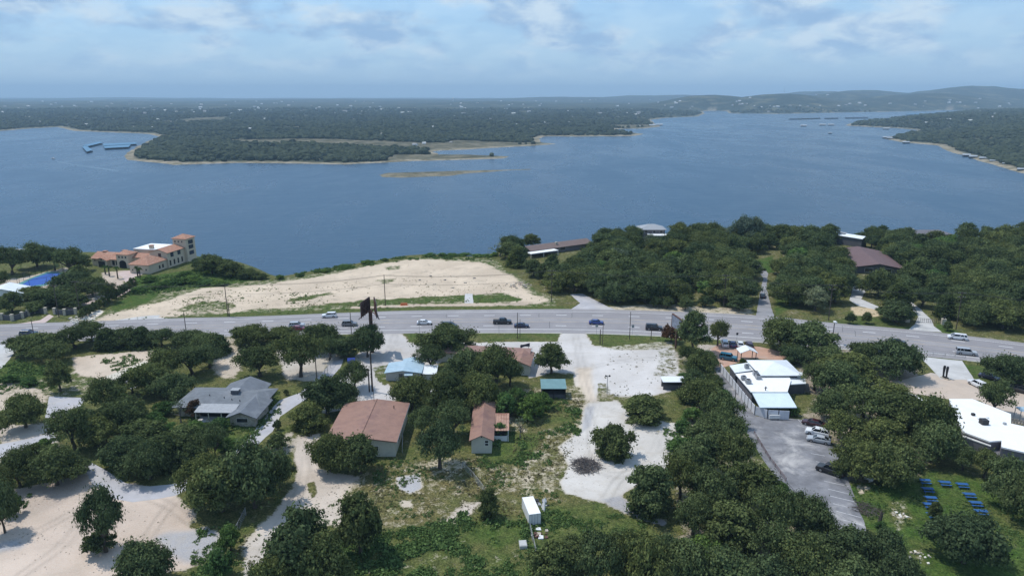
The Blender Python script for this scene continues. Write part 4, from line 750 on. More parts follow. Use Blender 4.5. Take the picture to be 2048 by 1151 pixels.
# --- centre
trees('live oak beside the tall billboard and the highway', 'oaks around the billboard', [(500, 700, 95, 648), (640, 715, 100, 645), (690, 722, 75, 668), (735, 724, 82, 645), (560, 690, 90, 655)])
trees('spreading open live oak over bare ground behind the chain link fence', 'open oaks behind the chain link fence', [(520, 768, 120, 690), (602, 768, 115, 668), (660, 728, 60, 672)], 'oak_open')
trees('live oak in the grove between gravel lane and warehouse', 'oaks by the gravel lane', [(655, 840, 110, 745), (620, 870, 90, 800), (710, 790, 85, 722), (690, 835, 80, 765)])
trees('live oak in front of the big brown roofed warehouse', 'oaks in front of the warehouse', [(662, 955, 100, 868), (722, 958, 95, 865)])
trees('live oak between warehouse and narrow gabled house', 'oaks between warehouse and gabled house', [(880, 952, 125, 848), (825, 832, 110, 752), (905, 885, 100, 805), (845, 880, 80, 815)])
T(893, 725, 128, 648, 'oak', 'wide live oak by the kerb in front of the long brown roof'); T(860, 748, 80, 690, 'oak_open', 'leaning open oak beside the pale blue shed')
trees('live oak in the dense grove behind the narrow gabled house', 'oaks behind the gabled house', [(935, 775, 115, 698), (992, 790, 120, 690), (900, 838, 100, 742), (955, 835, 115, 745), (1020, 780, 70, 715), (880, 800, 70, 740)])
T(1103, 757, 80, 681, 'oak_tall', 'isolated round live oak standing over the green roofed shed')
trees('leafy green shrub between gabled house and green roofed shed', 'shrubs by the green roofed shed', [(1012, 842, 65, 780), (1062, 845, 75, 785), (1035, 820, 50, 770), (1085, 822, 50, 780), (1000, 880, 40, 840)], 'green')
T(1040, 880, 42, 828, 'bare', 'grey dead brush near the rusty lean-to'); T(1022, 835, 50, 785, 'small', 'dark oak shrub behind the rusty lean-to')
T(1226, 924, 96, 842, 'ball', 'round live oak alone on the white gravel turnaround'); T(1287, 850, 112, 784, 'ball', 'low wide live oak at the top of the white gravel turnaround')
T(1298, 1038, 128, 924, 'ball', 'dense live oak at the lower edge of the white gravel turnaround'); T(977, 1040, 56, 970, 'ball', 'dark upright evergreen standing in the weeds near the storage container')
T(770, 905, 40, 880, 'small', 'low bush against the warehouse wall')
# --- oak belt between gravel lots and parking lot
trees('live oak in the green belt between gravel lots and parking lot', 'oaks of the green belt', [(1402, 770, 75, 700), (1385, 812, 70, 765), (1400, 835, 110, 758), (1440, 862, 95, 785), (1450, 910, 115, 832), (1395, 965, 120, 868), (1465, 965, 110, 865), (1360, 1010, 100, 910), (1420, 1045, 140, 940), (1495, 1030, 125, 922), (1540, 1105, 130, 985), (1460, 1110, 140, 1000), (1620, 1098, 110, 1000), (1590, 1060, 70, 985), (1550, 1160, 140, 1050), (1440, 885, 90, 815), (1385, 1088, 110, 1000), (1410, 900, 90, 840), (1640, 1150, 120, 1070), (1375, 735, 60, 690), (1410, 742, 60, 700), (1388, 790, 70, 738), (1415, 815, 70, 760), (1425, 790, 60, 745)])
trees('leafy green shrub inside the green belt beside the parking lot', 'shrubs of the green belt', [(1370, 920, 60, 870), (1405, 1005, 60, 950), (1400, 1130, 90, 1070), (1560, 1010, 50, 960), (1445, 812, 44, 775), (1400, 745, 40, 715), (1372, 770, 36, 742), (1385, 848, 50, 810), (1365, 870, 40, 835), (1420, 800, 50, 765), (1350, 905, 40, 880)], 'green')
T(1385, 715, 78, 613, 'oak_tall', 'tall live oak beside the small billboard and parked cars'); T(1435, 698, 52, 638, 'oak_open', 'thin open live oak beside the row of parked cars'); T(1342, 690, 50, 645, 'red', 'reddish leaved shrub under the small billboard')
trees('live oak in the thicket along the near edge below the weedy lawn', 'oaks of the near thicket', [(1110, 1190, 130, 1085), (1195, 1195, 140, 1075), (1285, 1200, 140, 1070), (1370, 1205, 140, 1092), (1450, 1215, 140, 1100), (1240, 1150, 110, 1068), (1330, 1150, 110, 1075), (1150, 1140, 90, 1078), (1700, 1160, 150, 1062), (1600, 1200, 150, 1085), (1765, 1165, 105, 1065), (1530, 1220, 150, 1120), (1690, 1220, 150, 1120), (1790, 1215, 120, 1110)])
# --- right
trees('live oak in the grove between restaurant forecourt and highway', 'oaks before the restaurant', [(1560, 712, 115, 633), (1622, 725, 115, 640), (1590, 735, 80, 690), (1660, 745, 90, 690)])
trees('live oak in the grove between restaurant and white flat roofed building', 'oaks between restaurant and white building', [(1700, 785, 140, 700), (1790, 768, 135, 680), (1740, 748, 110, 682), (1672, 805, 125, 722), (1725, 860, 140, 775), (1690, 905, 125, 830), (1800, 880, 150, 778), (1852, 915, 140, 790), (1660, 850, 90, 780), (1720, 965, 130, 880), (1785, 985, 130, 888), (1868, 938, 125, 845), (1760, 920, 130, 830), (1780, 830, 110, 760), (1690, 960, 70, 905)])
T(1628, 790, 75, 722, 'oak_open', 'feathery open oak leaning over the restaurant roof')
trees('live oak in the clump shading parked cars east of the tan forecourt', 'oaks east of the tan forecourt', [(2012, 782, 110, 706), (2048, 775, 90, 712)]); T(1985, 838, 90, 762, 'oak_open', 'open limbed oak leaning against the white flat roof')
trees('live oak in the dark row beyond the picnic lawn', 'oaks behind the picnic lawn', [(1968, 965, 80, 900), (2020, 1020, 120, 918), (2060, 1060, 120, 950), (1925, 950, 75, 892)])
T(1925, 1146, 168, 1034, 'oak', 'large dense live oak on the picnic lawn'); T(1868, 1046, 36, 1000, 'oak_tall', 'small dark oak beside the blue picnic tables'); T(1762, 1062, 28, 1040, 'green', 'small bush at the foot of the tree stump'); T(1553, 832, 26, 800, 'green', 'bright agave like shrub at the white panel fence end') if False else T(1588, 834, 32, 808, 'green', 'bright green shrub at the end of the white panel fence')
T(1484, 728, 14, 714, 'green', 'small yellow green bush beside the parked blue jeep')
# --- beyond the highway, left
trees('live oak in the garden grove around the sports court', 'oaks around the sports court', [(25, 560, 85, 490), (75, 545, 80, 484), (140, 556, 85, 494), (110, 548, 60, 490), (0, 590, 60, 540), (145, 590, 95, 540), (186, 602, 80, 552), (160, 578, 60, 525), (110, 622, 115, 572), (60, 606, 80, 572), (25, 632, 60, 580), (150, 622, 70, 585), (165, 548, 50, 505), (70, 632, 50, 600)])
T(216, 612, 52, 560, 'oak_open', 'dark leaning oak on the rock bed beside the mansion drive')
trees('green bushy tree on the slope between mansion and sandy lot', 'trees on the slope below the mansion', [(425, 556, 70, 505), (462, 562, 70, 520), (500, 563, 55, 536), (400, 545, 50, 512), (445, 548, 60, 515), (525, 562, 30, 545)], 'oak_tall')
trees('bright weedy shrub on the green slope below the mansion', 'shrubs below the mansion', [(350, 575, 50, 555), (385, 572, 50, 548), (320, 582, 40, 562), (410, 575, 50, 558), (298, 568, 36, 548), (440, 575, 40, 560), (275, 590, 36, 572), (370, 560, 40, 540)], 'green')
trees('dark clipped hedge shrub along the wall west of the sandy lot', 'hedge along the sandy lot', [(165 + 8.5 * k, 640 - 5.0 * k, 20, 615 - 5.2 * k) for k in range(13)], 'small')
trees('low spreading green bush on the rim of the sandy lot above the lake', 'bushes on the lake rim', [(x, y + 5, R.uniform(16, 40), y - R.uniform(2, 8)) for x, y in [(560, 556), (600, 550), (650, 542), (690, 535), (735, 526), (770, 519), (860, 511), (885, 510), (905, 510), (930, 509), (955, 511), (975, 511), (990, 509)]], 'green')
T(1000, 520, 60, 482, 'bare', 'bare branched grey tree at the lake end of the sandy lot'); T(1018, 512, 60, 470, 'oak_open', 'open crowned oak beside the long brown roofed lake house'); T(1062, 500, 46, 462, 'oak_tall', 'round dark oak behind the end of the long brown roof')
T(1485, 502, 60, 425, 'pale', 'tall silvery pale tree rising above the wood'); T(1512, 500, 50, 428, 'pale', 'second silvery pale tree above the wood')
# --- wood between highway and lake
wood_px = [(1015, 525), (1010, 508), (1100, 494), (1300, 483), (1600, 478), (2200, 480), (2300, 700), (2048, 668), (1935, 655), (1880, 640), (1860, 628), (1640, 638), (1620, 612), (1548, 612), (1500, 608), (1400, 604), (1290, 606), (1228, 612), (1195, 596), (1165, 585), (1135, 592), (1110, 590), (1060, 555)]
wood = [tuple(G(*p)[:2]) for p in wood_px]
gaps = [([(1500, 515), (1552, 505), (1552, 545), (1540, 560), (1552, 635), (1505, 635), (1516, 590), (1522, 560)], 3.2), ([(1668, 500), (1700, 492), (1790, 520), (1802, 560), (1792, 588), (1735, 588), (1712, 552), (1690, 530)], 0.8), ([(1700, 558), (1735, 575), (1730, 595), (1765, 612), (1760, 640), (1640, 640), (1690, 600)], 1.0),
        ([(1800, 595), (1870, 635), (1885, 664), (1815, 660), (1828, 640)], 0.5), ([(1045, 540), (1055, 498), (1175, 480), (1185, 505), (1150, 530), (1100, 548)], 2.0), ([(1282, 492), (1282, 479), (1332, 479), (1332, 492)], 0.5), ([(1658, 512), (1665, 478), (1730, 478), (1735, 515)], 1.5), ([(1820, 490), (1820, 478), (1915, 476), (1915, 490)], 2.0)]
gapw = [([tuple(G(*p)[:2]) for p in q], m) for q, m in gaps]
wa = np.array(wood); X = RN.uniform(wa[:, 0].min(), wa[:, 0].max(), 9000); Y = RN.uniform(wa[:, 1].min(), wa[:, 1].max(), 9000)
ok = (sdf(wood, X, Y) > 0) & (abs(X) < 0.80 * Y + 6)
for q, m in gapw: ok &= sdf(q, X, Y) < -m - 0.6
cand = []
for x, y in zip(X[ok], Y[ok]):
    if len(cand) < 300 and not any((x - a) ** 2 + (y - c) ** 2 < 6.7 ** 2 for a, c in cand): cand.append((float(x), float(y)))
R.seed(11)
for x, y in cand:
    k = R.choices(['oak', 'oak_tall', 'juniper', 'oak_open', 'green', 'pale'], [46, 26, 10, 7, 6, 1])[0]
    lab = {'oak': 'broad live oak in the dense wood between highway and lake', 'oak_tall': 'tall live oak in the dense wood between highway and lake', 'juniper': 'dark juniper in the dense wood between highway and lake', 'oak_open': 'open crowned oak in the dense wood between highway and lake', 'green': 'bright green tree in the dense wood between highway and lake', 'pale': 'greyish pale tree in the dense wood between highway and lake'}[k]
    r = dict(oak=5.6, oak_tall=4.8, juniper=3.8, oak_open=5.0, green=4.4, pale=4.0)[k] * R.uniform(0.88, 1.28); h = r * dict(oak=1.35, oak_tall=1.75, juniper=1.9, oak_open=1.5, green=1.5, pale=1.7)[k] * R.uniform(0.9, 1.15)
    plant((x, y, zat(x, y) - 0.1), r, h, k, lab, 'wood by the lake, ' + lab.split(' in the')[0], {'oak': 'woodland_oak', 'oak_tall': 'woodland_oak', 'oak_open': 'woodland_oak', 'green': 'woodland_tree', 'pale': 'woodland_tree', 'juniper': 'woodland_juniper'}[k])
trees('young roadside tree on the verge below the wood', 'roadside trees below the wood', [(1335, 620, 34, 590), (1370, 624, 36, 590), (1310, 618, 30, 590), (1478, 628, 55, 585), (1410, 618, 40, 588), (1700, 650, 24, 622), (1732, 650, 26, 620), (1790, 655, 90, 598), (1895, 664, 24, 640), (1240, 612, 60, 565)], 'oak_tall')
# weeds and undergrowth: leaf clumps nobody could count
def weeds(name, label, regions, leafm, seed):
    g = np.random.default_rng(seed); P = []; S_ = []
    for px, n, s0, s1 in regions:
        poly = [tuple(G(*q)[:2]) for q in px]; a = np.array(poly); X = g.uniform(a[:, 0].min(), a[:, 0].max(), n * 4); Y = g.uniform(a[:, 1].min(), a[:, 1].max(), n * 4)
        k = (sdf(poly, X, Y) > 0) & (0.5 * vnoise(X, Y, 9, seed) + 0.5 * vnoise(X, Y, 2.6, seed + 3) + 0.2 * g.random(n * 4) > 0.60); X, Y = X[k][:n], Y[k][:n]
        P.append(np.stack([X, Y, np.zeros(len(X))], 1)); S_.append(g.uniform(s0, s1, len(X)) * (0.6 + 0.8 * vnoise(X, Y, 3, seed + 1)))
    P = np.concatenate(P); S_ = np.concatenate(S_); m = 16; n = len(P)
    d = g.normal(size=(n, m, 3)); d /= np.linalg.norm(d, axis=2)[:, :, None]; d[:, :, 2] = abs(d[:, :, 2])
    c = P[:, None] + d * (S_[:, None] * g.uniform(0.4, 1, (n, m)))[:, :, None] * np.array([1, 1, 0.8]); c = c.reshape(-1, 3); nn = d.reshape(-1, 3) + g.normal(size=(n * m, 3)) * 0.6; nn /= np.linalg.norm(nn, axis=1)[:, None]
    a = np.cross(nn, g.normal(size=nn.shape)); a /= np.linalg.norm(a, axis=1)[:, None]; b_ = np.cross(nn, a); z = np.repeat(S_, m) * g.uniform(0.22, 0.42, n * m)
    V = np.stack([c + a * z[:, None], c + b_ * z[:, None] * 0.7, c - a * z[:, None], c - b_ * z[:, None] * 0.7], 1).reshape(-1, 3)
    o_ = obj(name, np_mesh(name, V, np.arange(len(V)).reshape(-1, 4), {'tint': np.repeat(g.random(n * m), 4)}, False), leafm); o_['kind'] = 'stuff'; o_['label'] = label
weeds('weeds', 'patchy green weeds and low scrub over the open ground', [([(555, 561), (700, 538), (850, 517), (985, 521), (985, 512), (850, 508), (700, 529), (555, 552)], 1500, .4, 1.1), ([(800, 1060), (1000, 1000), (1080, 1060), (1080, 1160), (640, 1180), (650, 1090)], 2200, 0.2, 0.75), ([(1060, 1015), (1260, 1030), (1330, 1075), (1060, 1115)], 500, 0.2, 0.6), ([(560, 1040), (700, 990), (740, 1050), (640, 1100)], 160, 0.2, 0.5), ([(400, 1040), (470, 1030), (480, 1151), (380, 1151)], 200, 0.25, 0.7), ([(0, 960), (60, 960), (60, 1010), (0, 1020)], 60, .3, .7), ([(1330, 840), (1380, 850), (1370, 930), (1330, 930)], 200, .25, .7), ([(1690, 970), (1790, 955), (1830, 1060), (1740, 1060)], 160, .15, .4), ([(1810, 990), (2048, 1010), (2048, 1151), (1990, 1151), (1960, 1050)], 600, .12, .35), ([(170, 640), (330, 600), (540, 560), (700, 610), (1000, 590), (1110, 600), (700, 622), (330, 637)], 500, .2, .5), ([(940, 870), (1080, 850), (1110, 930), (960, 935)], 420, 0.3, 0.8), ([(740, 920), (960, 905), (1120, 960), (1130, 1010), (760, 1040)], 500, 0.2, 0.5), ([(1060, 1020), (1260, 1030), (1330, 1075), (1060, 1110)], 420, 0.2, 0.5), ([(380, 800), (560, 780), (560, 830), (470, 910), (380, 880)], 420, 0.3, 0.8),
       ([(40, 720), (120, 740), (110, 780), (0, 790), (-20, 740)], 300, 0.3, 0.8), ([(180, 710), (330, 705), (330, 740), (230, 745)], 160, 0.3, 0.8), ([(270, 560), (420, 535), (530, 556), (430, 575), (260, 592)], 600, 0.4, 1.0), ([(480, 1080), (560, 1040), (600, 1150), (470, 1180)], 260, 0.25, 0.6), ([(1000, 790), (1110, 780), (1160, 800), (1160, 870), (1080, 870)], 420, 0.3, 0.8), ([(1490, 860), (1570, 970), (1520, 1000), (1490, 950)], 120, 0.2, 0.5)], 'leaf_weed', 21)
weeds('scattered_stones', 'small pale stones strewn over sand and gravel', [([(0, 1000), (180, 950), (380, 1040), (230, 1151), (0, 1151)], 260, .05, .16), ([(560, 1040), (700, 950), (700, 1020), (520, 1151)], 160, .05, .16), ([(340, 600), (850, 525), (1040, 575), (560, 612)], 500, .08, .25), ([(1130, 890), (1260, 835), (1370, 850), (1290, 962), (1130, 985)], 160, .05, .14)], 'limestone', 23)
weeds('dry_brush', 'straw coloured dry grass tufts over the open ground', [([(740, 930), (960, 915), (1130, 985), (1130, 1010), (900, 1060), (700, 1050)], 900, 0.12, 0.3), ([(1060, 780), (1170, 790), (1130, 985), (1000, 985)], 800, 0.12, 0.3), ([(340, 600), (560, 575), (940, 545), (1040, 575), (1060, 604), (560, 617), (330, 630)], 500, 0.15, 0.35), ([(480, 1060), (560, 1030), (540, 1180), (470, 1180)], 250, 0.12, 0.3), ([(1190, 695), (1350, 690), (1362, 780), (1220, 795)], 90, 0.12, 0.3)], 'leaf_dry', 22)
# ------------------------------------------------------------------ buildings
def win(par, x0, x1, z0, z1, y, axis='y', name='window', proud=0.03, glass='window_glass', frame='trim_white'):
    "window on a wall plane: frame (part) with pane (sub-part); axis y = wall facing -y at y, axis x = wall facing +x at x=y, axis w = wall facing -x"
    e = 0.07; A_, P_ = MB(), MB()
    if axis == 'y': A_.box(x0 - e, x1 + e, y - proud, y + 0.02, z0 - e, z1 + e); P_.box(x0, x1, y - proud - 0.02, y, z0, z1)
    elif axis == 'x': A_.box(y - 0.02, y + proud, x0 - e, x1 + e, z0 - e, z1 + e); P_.box(y, y + proud + 0.02, x0, x1, z0, z1)
    else: A_.box(y - proud, y + 0.02, x0 - e, x1 + e, z0 - e, z1 + e); P_.box(y - proud - 0.02, y, x0, x1, z0, z1)
    f_ = A_.build(name, frame, par); P_.build('pane', glass, f_); return f_
def gable_y(x0, x1, y0, y1, z, rise, oh=0.4, th=0.18, oy=None):
    "gable roof with ridge along y"
    oy = oh if oy is None else oy; xm = (x0 + x1) / 2; k = rise / ((x1 - x0) / 2); m = MB(); zl = z - oh * k
    m.slab([(x0 - oh, y0 - oy, zl), (xm, y0 - oy, z + rise), (xm, y1 + oy, z + rise), (x0 - oh, y1 + oy, zl)], th)
    m.slab([(xm, y0 - oy, z + rise), (x1 + oh, y0 - oy, zl), (x1 + oh, y1 + oy, zl), (xm, y1 + oy, z + rise)], th); return m
def gable_x(x0, x1, y0, y1, z, rise, oh=0.4, th=0.18):
    ym = (y0 + y1) / 2; k = rise / ((y1 - y0) / 2); m = MB(); zl = z - oh * k
    m.slab([(x0 - oh, y0 - oh, zl), (x1 + oh, y0 - oh, zl), (x1 + oh, ym, z + rise), (x0 - oh, ym, z + rise)], th)
    m.slab([(x0 - oh, ym, z + rise), (x1 + oh, ym, z + rise), (x1 + oh, y1 + oh, zl), (x0 - oh, y1 + oh, zl)], th); return m
def hip(x0, x1, y0, y1, z, rise, oh=0.5, inset=None):
    x0 -= oh; x1 += oh; y0 -= oh; y1 += oh; m = MB(); w_, d_ = x1 - x0, y1 - y0; i_ = (min(w_, d_) / 2 if inset is None else inset)
    if w_ >= d_: a, c = (x0 + i_, (y0 + y1) / 2, z + rise), (x1 - i_, (y0 + y1) / 2, z + rise)
    else: a, c = ((x0 + x1) / 2, y0 + i_, z + rise), ((x0 + x1) / 2, y1 - i_, z + rise)
    B = [(x0, y0, z), (x1, y0, z), (x1, y1, z), (x0, y1, z)]
    if w_ >= d_: fs = [(0, 1, 5, 4), (1, 2, 5), (2, 3, 4, 5), (3, 0, 4)]
    else: fs = [(0, 1, 4), (1, 2, 5, 4), (2, 3, 5), (3, 0, 4, 5)]
    m.add(B + [a, c], fs + [(3, 2, 1, 0)]); m.box(x0 + .02, x1 - .02, y0 + .02, y1 - .02, z - 0.16, z - 0.002); return m
def gwall_y(x0, x1, y0, y1, h, rise):
    "walls with gable ends facing -y and +y"
    m = MB(); xm = (x0 + x1) / 2; r = [(x0, 0), (x1, 0), (x1, h), (xm, h + rise), (x0, h)]
    m.loft([[(x, y0, z) for x, z in r], [(x, y1, z) for x, z in r]]); return m
def gwall_x(x0, x1, y0, y1, h, rise):
    m = MB(); ym = (y0 + y1) / 2; r = [(y0, 0), (y1, 0), (y1, h), (ym, h + rise), (y0, h)]
    m.loft([[(x0, y, z) for y, z in r], [(x1, y, z) for y, z in r]]); return m
# big brown-roofed warehouse
o = thing('warehouse', 'big cream warehouse with wide low brown roof behind two oaks', 'warehouse', (-30, 127.6, 0))
gwall_y(-7.0, 6.6, 0, 17.5, 3.4, 0.9).build('wall', 'cream_wall', o); rf = gable_y(-7.0, 6.6, 0, 17.5, 3.55, 0.9, 0.5, 0.2).build('roof', 'brown_roof', o)
MB().tube([(-0.2, -0.4, 4.47), (-0.2, 17.9, 4.47)], 0.12).build('ridge_cap', 'brown_roof', rf); MB().box(7.0, 7.14, -0.4, 17.9, 3.15, 3.4).build('gutter', 'trim_white', rf)
win(o, 2.0, 3.2, 1.4, 2.3, 0); win(o, 4, 6, 1.2, 2.2, 6.6, 'x'); MB().tube([(4.2, 14, 4), (4.2, 14, 4.7)], 0.1).build('vent_pipe', 'dark_metal', o); MB().tube([(-0.7, 17.0, 4.3), (-0.7, 17.0, 7.2)], 0.05).build('antenna_mast', 'dark_metal', o)
MB().box(-5.5, -2.5, -0.05, 0.03, 0.0, 2.9).build('roller_door', 'white_wall', o)
# narrow gabled house with rusty lean-to
o = thing('gabled_house', 'narrow pale house with brown gable roof and rusty lean-to', 'house', (-6.15, 129.0, 0))
gwall_y(-2.05, 2.05, 0, 17.5, 3.1, 1.0).build('wall', 'cream_wall', o); gable_y(-2.05, 2.05, 0, 17.5, 3.2, 1.0, 0.45, 0.16).build('roof', 'brown_roof', o)
for zw in (1.75, 2.35): win(o, 0.7, 1.35, zw, zw + 0.45, 0)
win(o, 6.0, 7.0, 1.4, 2.4, -2.05, 'w'); MB().box(-0.12, 0.12, -0.06, 0.02, 3.5, 3.8).build('gable_vent', 'dark_metal', o)
ln = MB().box(2.06, 5.2, 5.2, 11.6, 0, 1.1); ln.build('lean_to_wall', 'white_wall', o); MB().box(2.3, 5.0, 5.4, 11.4, 1.1, 2.2).build('shade_block', 'shadow_void', o)  # solid near-black block stands in for the shaded inside of the lean-to
for k in range(6):
    x0 = 2.15 + k * 0.56; q = MB(); q.slab([(x0, 4.9, 2.55), (x0 + 0.52, 4.9, 2.55), (x0 + 0.52, 12.4, 2.95), (x0, 12.4, 2.95)], 0.05); q.tube([(x0 + 0.54, 4.9, 2.6), (x0 + 0.54, 12.4, 3.0)], 0.05, 4); q.build('roof_panel', 'rust_sheet', o)
for x, y in ((5.35, 5.0), (5.35, 12.2), (2.4, 5.0)): MB().box(x - 0.06, x + 0.06, y - 0.06, y + 0.06, 0, 2.6).build('post', 'trim_white', o)
# grey-roofed ranch house
o = thing('ranch_house', 'long low house with grey shingle roofs among the oaks', 'house', (-66, 141, 0), math.radians(-2))
MB().box(-9.5, 8.8, 4.8, 13.0, 0, 2.42).build('main_wall', 'stone_wall', o); gm = hip(-9.8, 9.2, 4.4, 14.5, 2.6, 1.4, 0.6, 3.0); gm.build('main_roof', 'grey_shingle', o)
gwall_y(4.3, 9.8, 0.2, 8.0, 2.45, 1.0).build('wing_wall', 'stone_wall', o); gable_y(4.3, 9.8, 0.2, 8.6, 2.6, 1.1, 0.75, 0.16).build('wing_roof', 'grey_shingle_side', o)
rr_ = gable_y(-2.4, 6.4, 9.5, 17.5, 2.75, 1.6, 0.6, 0.16).build('rear_roof', 'grey_shingle_side', o); gwall_y(-2.0, 6.0, 10, 17.2, 2.6, 1.45).build('rear_wall', 'stone_wall', o)
q = MB(); q.slab([(-4.4, 1.8, 2.45), (4.5, 1.8, 2.45), (4.5, 5.2, 3.0), (-4.4, 5.2, 3.0)], 0.12); q.build('porch_roof', 'galv', o)
for x in (-4.2, -1.3, 1.6): MB().box(x - 0.07, x + 0.07, 1.95, 2.1, 0, 2.4).build('porch_post', 'cream_wall', o)
MB().box(-4.3, 4.2, 4.68, 4.78, 0, 2.5).build('porch_shade_slab', 'shadow_void', o); MB().box(-4.3, 4.2, 1.9, 4.6, 0, 0.15).build('porch_floor', 'concrete', o)  # near-black slab over the wall paints the shade under the porch roof
ch = MB().box(1.2, 2.9, 8.6, 9.9, 3.0, 4.7).build('chimney', 'dark_wall', o); MB().box(1.1, 3.0, 8.5, 10.0, 4.7, 4.82).build('chimney_cap', 'galv', ch)
for x, y, z in ((-3.5, 8.0, 3.45), (0.2, 7.2, 3.3), (2.2, 6.6, 3.15), (4.2, 6.2, 3.05)): MB().tube([(x, y, z), (x, y, z + 0.55)], 0.09).build('vent_pipe', 'dark_metal', o)
win(o, 5.8, 8.2, 1.0, 1.9, 0.2); win(o, -8.5, -6.8, 1.0, 2.0, 4.8)
# pale blue shed with lean-to
o = thing('blue_roof_shed', 'concrete block shed with pale blue metal roof', 'shed', (-32, 166.5, 0))
gwall_y(0, 8.8, 0, 6.5, 2.2, 0.55).build('wall', 'block_wall', o); gable_y(0, 8.8, 0, 6.5, 2.3, 0.6, 0.35, 0.12).build('roof', 'blue_roof', o); gable_y(3.4, 8.3, 6.8, 9.2, 2.35, 0.55, 0.3, 0.12).build('rear_roof', 'blue_roof', o)
gwall_y(3.6, 8.1, 6.5, 9.0, 2.3, 0.5).build('rear_wall', 'block_wall', o)
q = MB(); q.slab([(4.8, -1.1, 1.9), (6.9, -1.1, 1.9), (6.9, 0.0, 2.25), (4.8, 0.0, 2.25)], 0.06); q.build('door_canopy', 'blue_roof', o); MB().box(3.3, 4.3, -0.05, 0.03, 0, 1.95).build('door', 'dark_wall', o); MB().box(5.3, 6.2, -0.05, 0.03, 0, 1.95).build('door', 'grey_wall', o)
MB().box(9.3, 12.6, 0.5, 5.0, 0, 1.75).build('annex_wall', 'block_wall', o); q = MB(); q.slab([(9.1, 0.1, 1.8), (12.8, 0.1, 1.8), (12.8, 5.3, 2.2), (9.1, 5.3, 2.2)], 0.08); q.build('annex_roof', 'white_roof_seam', o)
# white travel trailer under the oaks
p = G(868, 806); o = thing('travel_trailer', 'white travel trailer parked under the dark oaks', 'trailer', (p.x, p.y, 0), 0.06)
MB().loft([[(-1.2, y, 0.55 + c), (1.2, y, 0.55 + c), (1.25, y, 2.5 - c), (1.05, y, 2.75 - c), (-1.05, y, 2.75 - c), (-1.25, y, 2.5 - c)] for y, c in ((-0.05, 0.25), (0.15, 0.0), (6.8, 0.0), (7.1, 0.3))]).build('body', 'white_metal', o)
win(o, -0.6, 0.6, 1.5, 2.1, -0.02, proud=0.06)
for y in (3.2, 4.1):
    for x in (-1.05, 1.05): MB().tube([(x - 0.1, y, 0.34), (x + 0.1, y, 0.34)], 0.34, 12).build('wheel', 'tyre', o)
MB().box(-0.5, 0.5, 3.0, 4.0, 2.75, 3.0).build('roof_unit', 'trim_white', o)
# long brown-roofed shop by the kerb
p = G(897, 716); o = thing('brown_roof_shop', 'long low shop with brown roof half hidden by oaks', 'building', (-20.4, 180.0, 0), math.radians(-8))
gwall_x(0, 25, 0, 6.0, 2.8, 1.0).build('wall', 'cream_wall', o); gable_x(0, 25, 0, 6.0, 2.9, 1.0, 0.4, 0.16).build('roof', 'brown_roof_long', o)
gwall_y(21.0, 26.0, -6.5, 0.5, 2.8, 0.9).build('wing_wall', 'cream_wall', o); gable_y(21.0, 26.0, -6.5, 2.9, 2.9, 0.95, 0.4, 0.16).build('wing_roof', 'brown_roof', o)
for x in (22.0, 23.0): win(o, x, x + 0.5, 1.0, 2.1, -6.5)
win(o, -5, -3.5, 1.0, 2.0, 26.0, 'x')
# green-roofed open shed, small white-roofed shed
o = thing('green_roof_shed', 'small open fronted shed with teal green roof under the lone oak', 'shed', (7.1, 155.6, 0))
q = MB(); q.slab([(-0.2, -0.4, 2.75), (5.9, -0.4, 2.75), (5.9, 4.4, 3.25), (-0.2, 4.4, 3.25)], 0.12); q.build('roof', 'teal_roof', o); MB().box(0, 5.7, 3.9, 4.05, 0, 2.95).build('back_wall', 'dark_wall', o); MB().box(0, 0.12, 0, 3.9, 0, 2.6).build('side_wall', 'dark_wall', o); MB().box(5.58, 5.7, 0, 3.9, 0, 2.6).build('side_wall', 'dark_wall', o)
for x in (0.06, 2.85, 5.64): MB().box(x - 0.08, x + 0.08, -0.1, 0.06, 0, 2.6).build('post', 'dark_metal', o)
MB().box(0.14, 5.56, 0.2, 3.8, 0.02, 0.9).build('stored_boards', 'dark_wall', o)
p = G(1326, 779); o = thing('white_roof_shed', 'small shed with white roof beside the green belt', 'shed', (p.x, p.y, 0))
q = MB(); q.slab([(-0.2, -0.3, 2.2), (5.4, -0.3, 2.2), (5.4, 2.6, 2.5), (-0.2, 2.6, 2.5)], 0.1); q.build('roof', 'white_roof_seam', o); MB().box(0, 5.2, 2.2, 2.3, 0, 2.2).build('back_wall', 'dark_wall', o); MB().box(0, 5.2, 0.02, 0.1, 0.0, 1.2).build('front_wall', 'dark_wall', o)
for x in (0.1, 5.1): MB().box(x - 0.07, x + 0.07, 0, 0.14, 1.2, 2.15).build('post', 'dark_metal', o)
